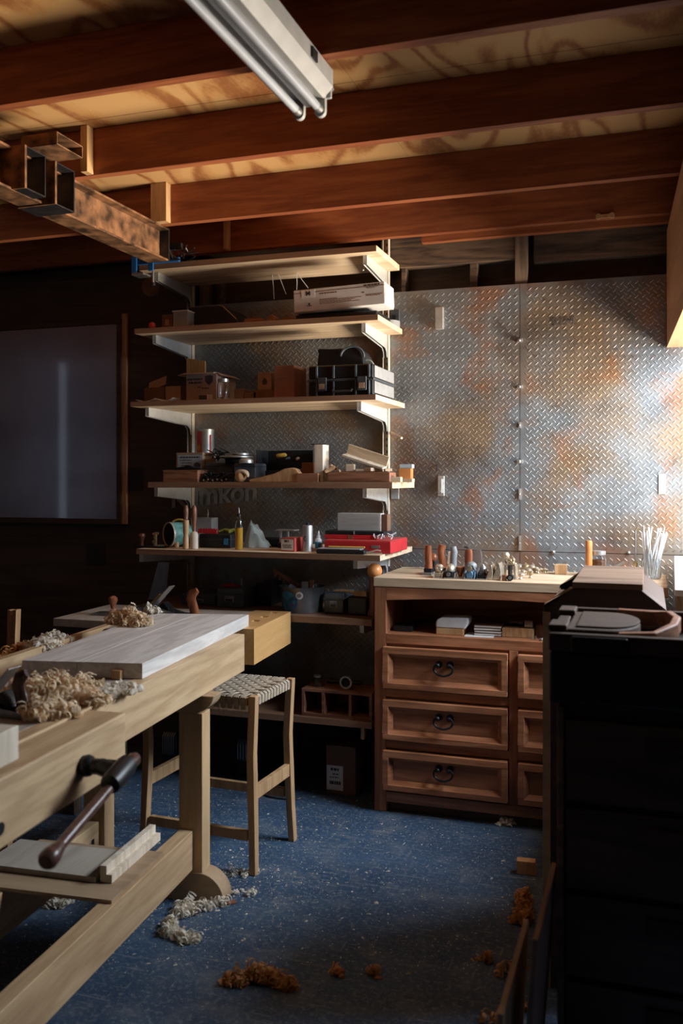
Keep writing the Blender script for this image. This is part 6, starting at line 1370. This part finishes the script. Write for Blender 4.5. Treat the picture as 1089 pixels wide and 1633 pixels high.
curls('shavings', 'few curls against the jointer plane sole', 'shaving_pale', [(zc3(242, 978, .931), .03, .02, .02)], 6, 26, (.004, .009), (.006, .013))
z0 = .0005
arc = [(350, 1442), (325, 1449), (300, 1456), (285, 1461), (272, 1478), (268, 1490), (285, 1497), (303, 1501)]
curls('shavings', 'pale trail of shavings curling round the bench foot on the floor', 'shaving_pale', [(zc3(u, v, z0), .034, .016, .020) for u, v in arc] + [(zc3(300, 1453, z0), .05, .03, .035)] * 2, 7, 95)
curls('shavings', 'orange brown tuft of shavings on the floor in the shade', 'shaving_orange', [(zc3(425, 1564, z0), .045, .03, .045), (zc3(455, 1572, z0), .035, .02, .015), (zc3(375, 1567, z0), .03, .02, .02), (zc3(410, 1563, z0), .035, .025, .035)], 8, 90)
curls('shavings', 'brown shavings along the cabinet side on the floor', 'shaving_orange', [(zc3(835, 1440, z0), .02, .03, .04), (zc3(832, 1470, z0), .025, .03, .03), (zc3(836, 1455, z0), .02, .03, .04)], 9, 70)
curls('shavings', 'loose brown curls at the frame edge of the floor', 'shaving_orange', [(zc3(808, 1556, z0), .04, .03, .02), (zc3(790, 1628, z0), .05, .02, .02), (zc3(825, 1612, z0), .03, .02, .03), (zc3(538, 1552, z0), .022, .008, .003), (zc3(596, 1554, z0), .018, .008, .003), (zc3(776, 1532, z0), .012, .01, .01)], 10, 26)
curls('shavings', 'small scatter of curls beside the stool foot', 'shaving_pale', [(zc3(376, 1393, z0), .06, .03, .006), (zc3(407, 1392, z0), .02, .012, .012), (zc3(392, 1425, z0), .06, .03, .005)], 11, 22, (.003, .006), (.003, .007))
curls('shavings', 'few grey curls on the floor under the bench', 'shaving_pale', [(zc3(90, 1442, z0), .05, .03, .02)], 12, 26)
curls('shavings', 'small drift of curls under the cabinet plinth', 'shaving_pale', [(zc3(808, 1314, z0), .03, .02, .015)], 13, 26, (.004, .009), (.005, .012))
p = on_z(839, 1392, 0); solo(bx(-.035, .035, -.02, .02, 0, .05), 'wood_scrap', 'handle_tan', 'small tan wooden scrap on the floor beside the chest', 'offcut', (p.x, p.y, .0005), R(4), None, .002)
a, b = zc3(345, 1443, z0), zc3(378, 1437, z0); solo(bx(0, Vector(b).__sub__(Vector(a)).length, -.012, .012, 0, .005), 'bark_strip', 'walnut_plank', 'thin dark strip among the shavings by the bench foot', 'strip', (a[0], a[1] - .01, .001), math.atan2(b[1] - a[1], b[0] - a[0]))
# chips and specks over the floor
rng = random.Random(77); vs, fs = [], []
def chip(x, y, z, s):
    o = len(vs); a = rng.uniform(0, 6.283); c_, s_ = math.cos(a), math.sin(a); L, Wd = s * rng.uniform(.7, 1.6), s * rng.uniform(.3, .8)
    for (p, q, h) in ((-L, -Wd, 0), (L, -Wd, 0), (L, Wd, 0), (-L, Wd, 0), (0, 0, s * rng.uniform(.4, .9))): vs.append((x + p * c_ - q * s_, y + p * s_ + q * c_, z + h))
    fs.extend([(o + i + 0, o + (i + 1) % 4, o + 4) for i in range(4)])
for k in range(3600):
    u, v = rng.uniform(0, 860), 1255 + 300 * rng.random() ** 1.5
    p = on_z(u, v, 0)
    if p.y > 4.4: continue
    if rng.random() < .45: p = on_z(rng.gauss(300, 130), rng.gauss(1390, 55), 0)
    if p.x > -1.2 and p.y > 3.93: continue
    chip(p.x, p.y, .0006, rng.choice((.0012, .0016, .002, .0026, .0045 if rng.random() < .25 else .002)))
for (u, v, s) in ((600, 1440, .010), (588, 1458, .007), (784, 1401, .009), (392, 1338, .010), (330, 1266, .008)): 
    p = on_z(u, v, 0); chip(p.x, p.y, .0006, s)
me = bpy.data.meshes.new('wood_chips'); me.from_pydata(vs, [], fs); me.materials.append(MATS['shaving_pale']); o = bpy.data.objects.new('wood_chips', me); COL.objects.link(o)
tag(o, 'tiny pale wood chips sprinkled all over the blue floor', 'chips', None, 'stuff')
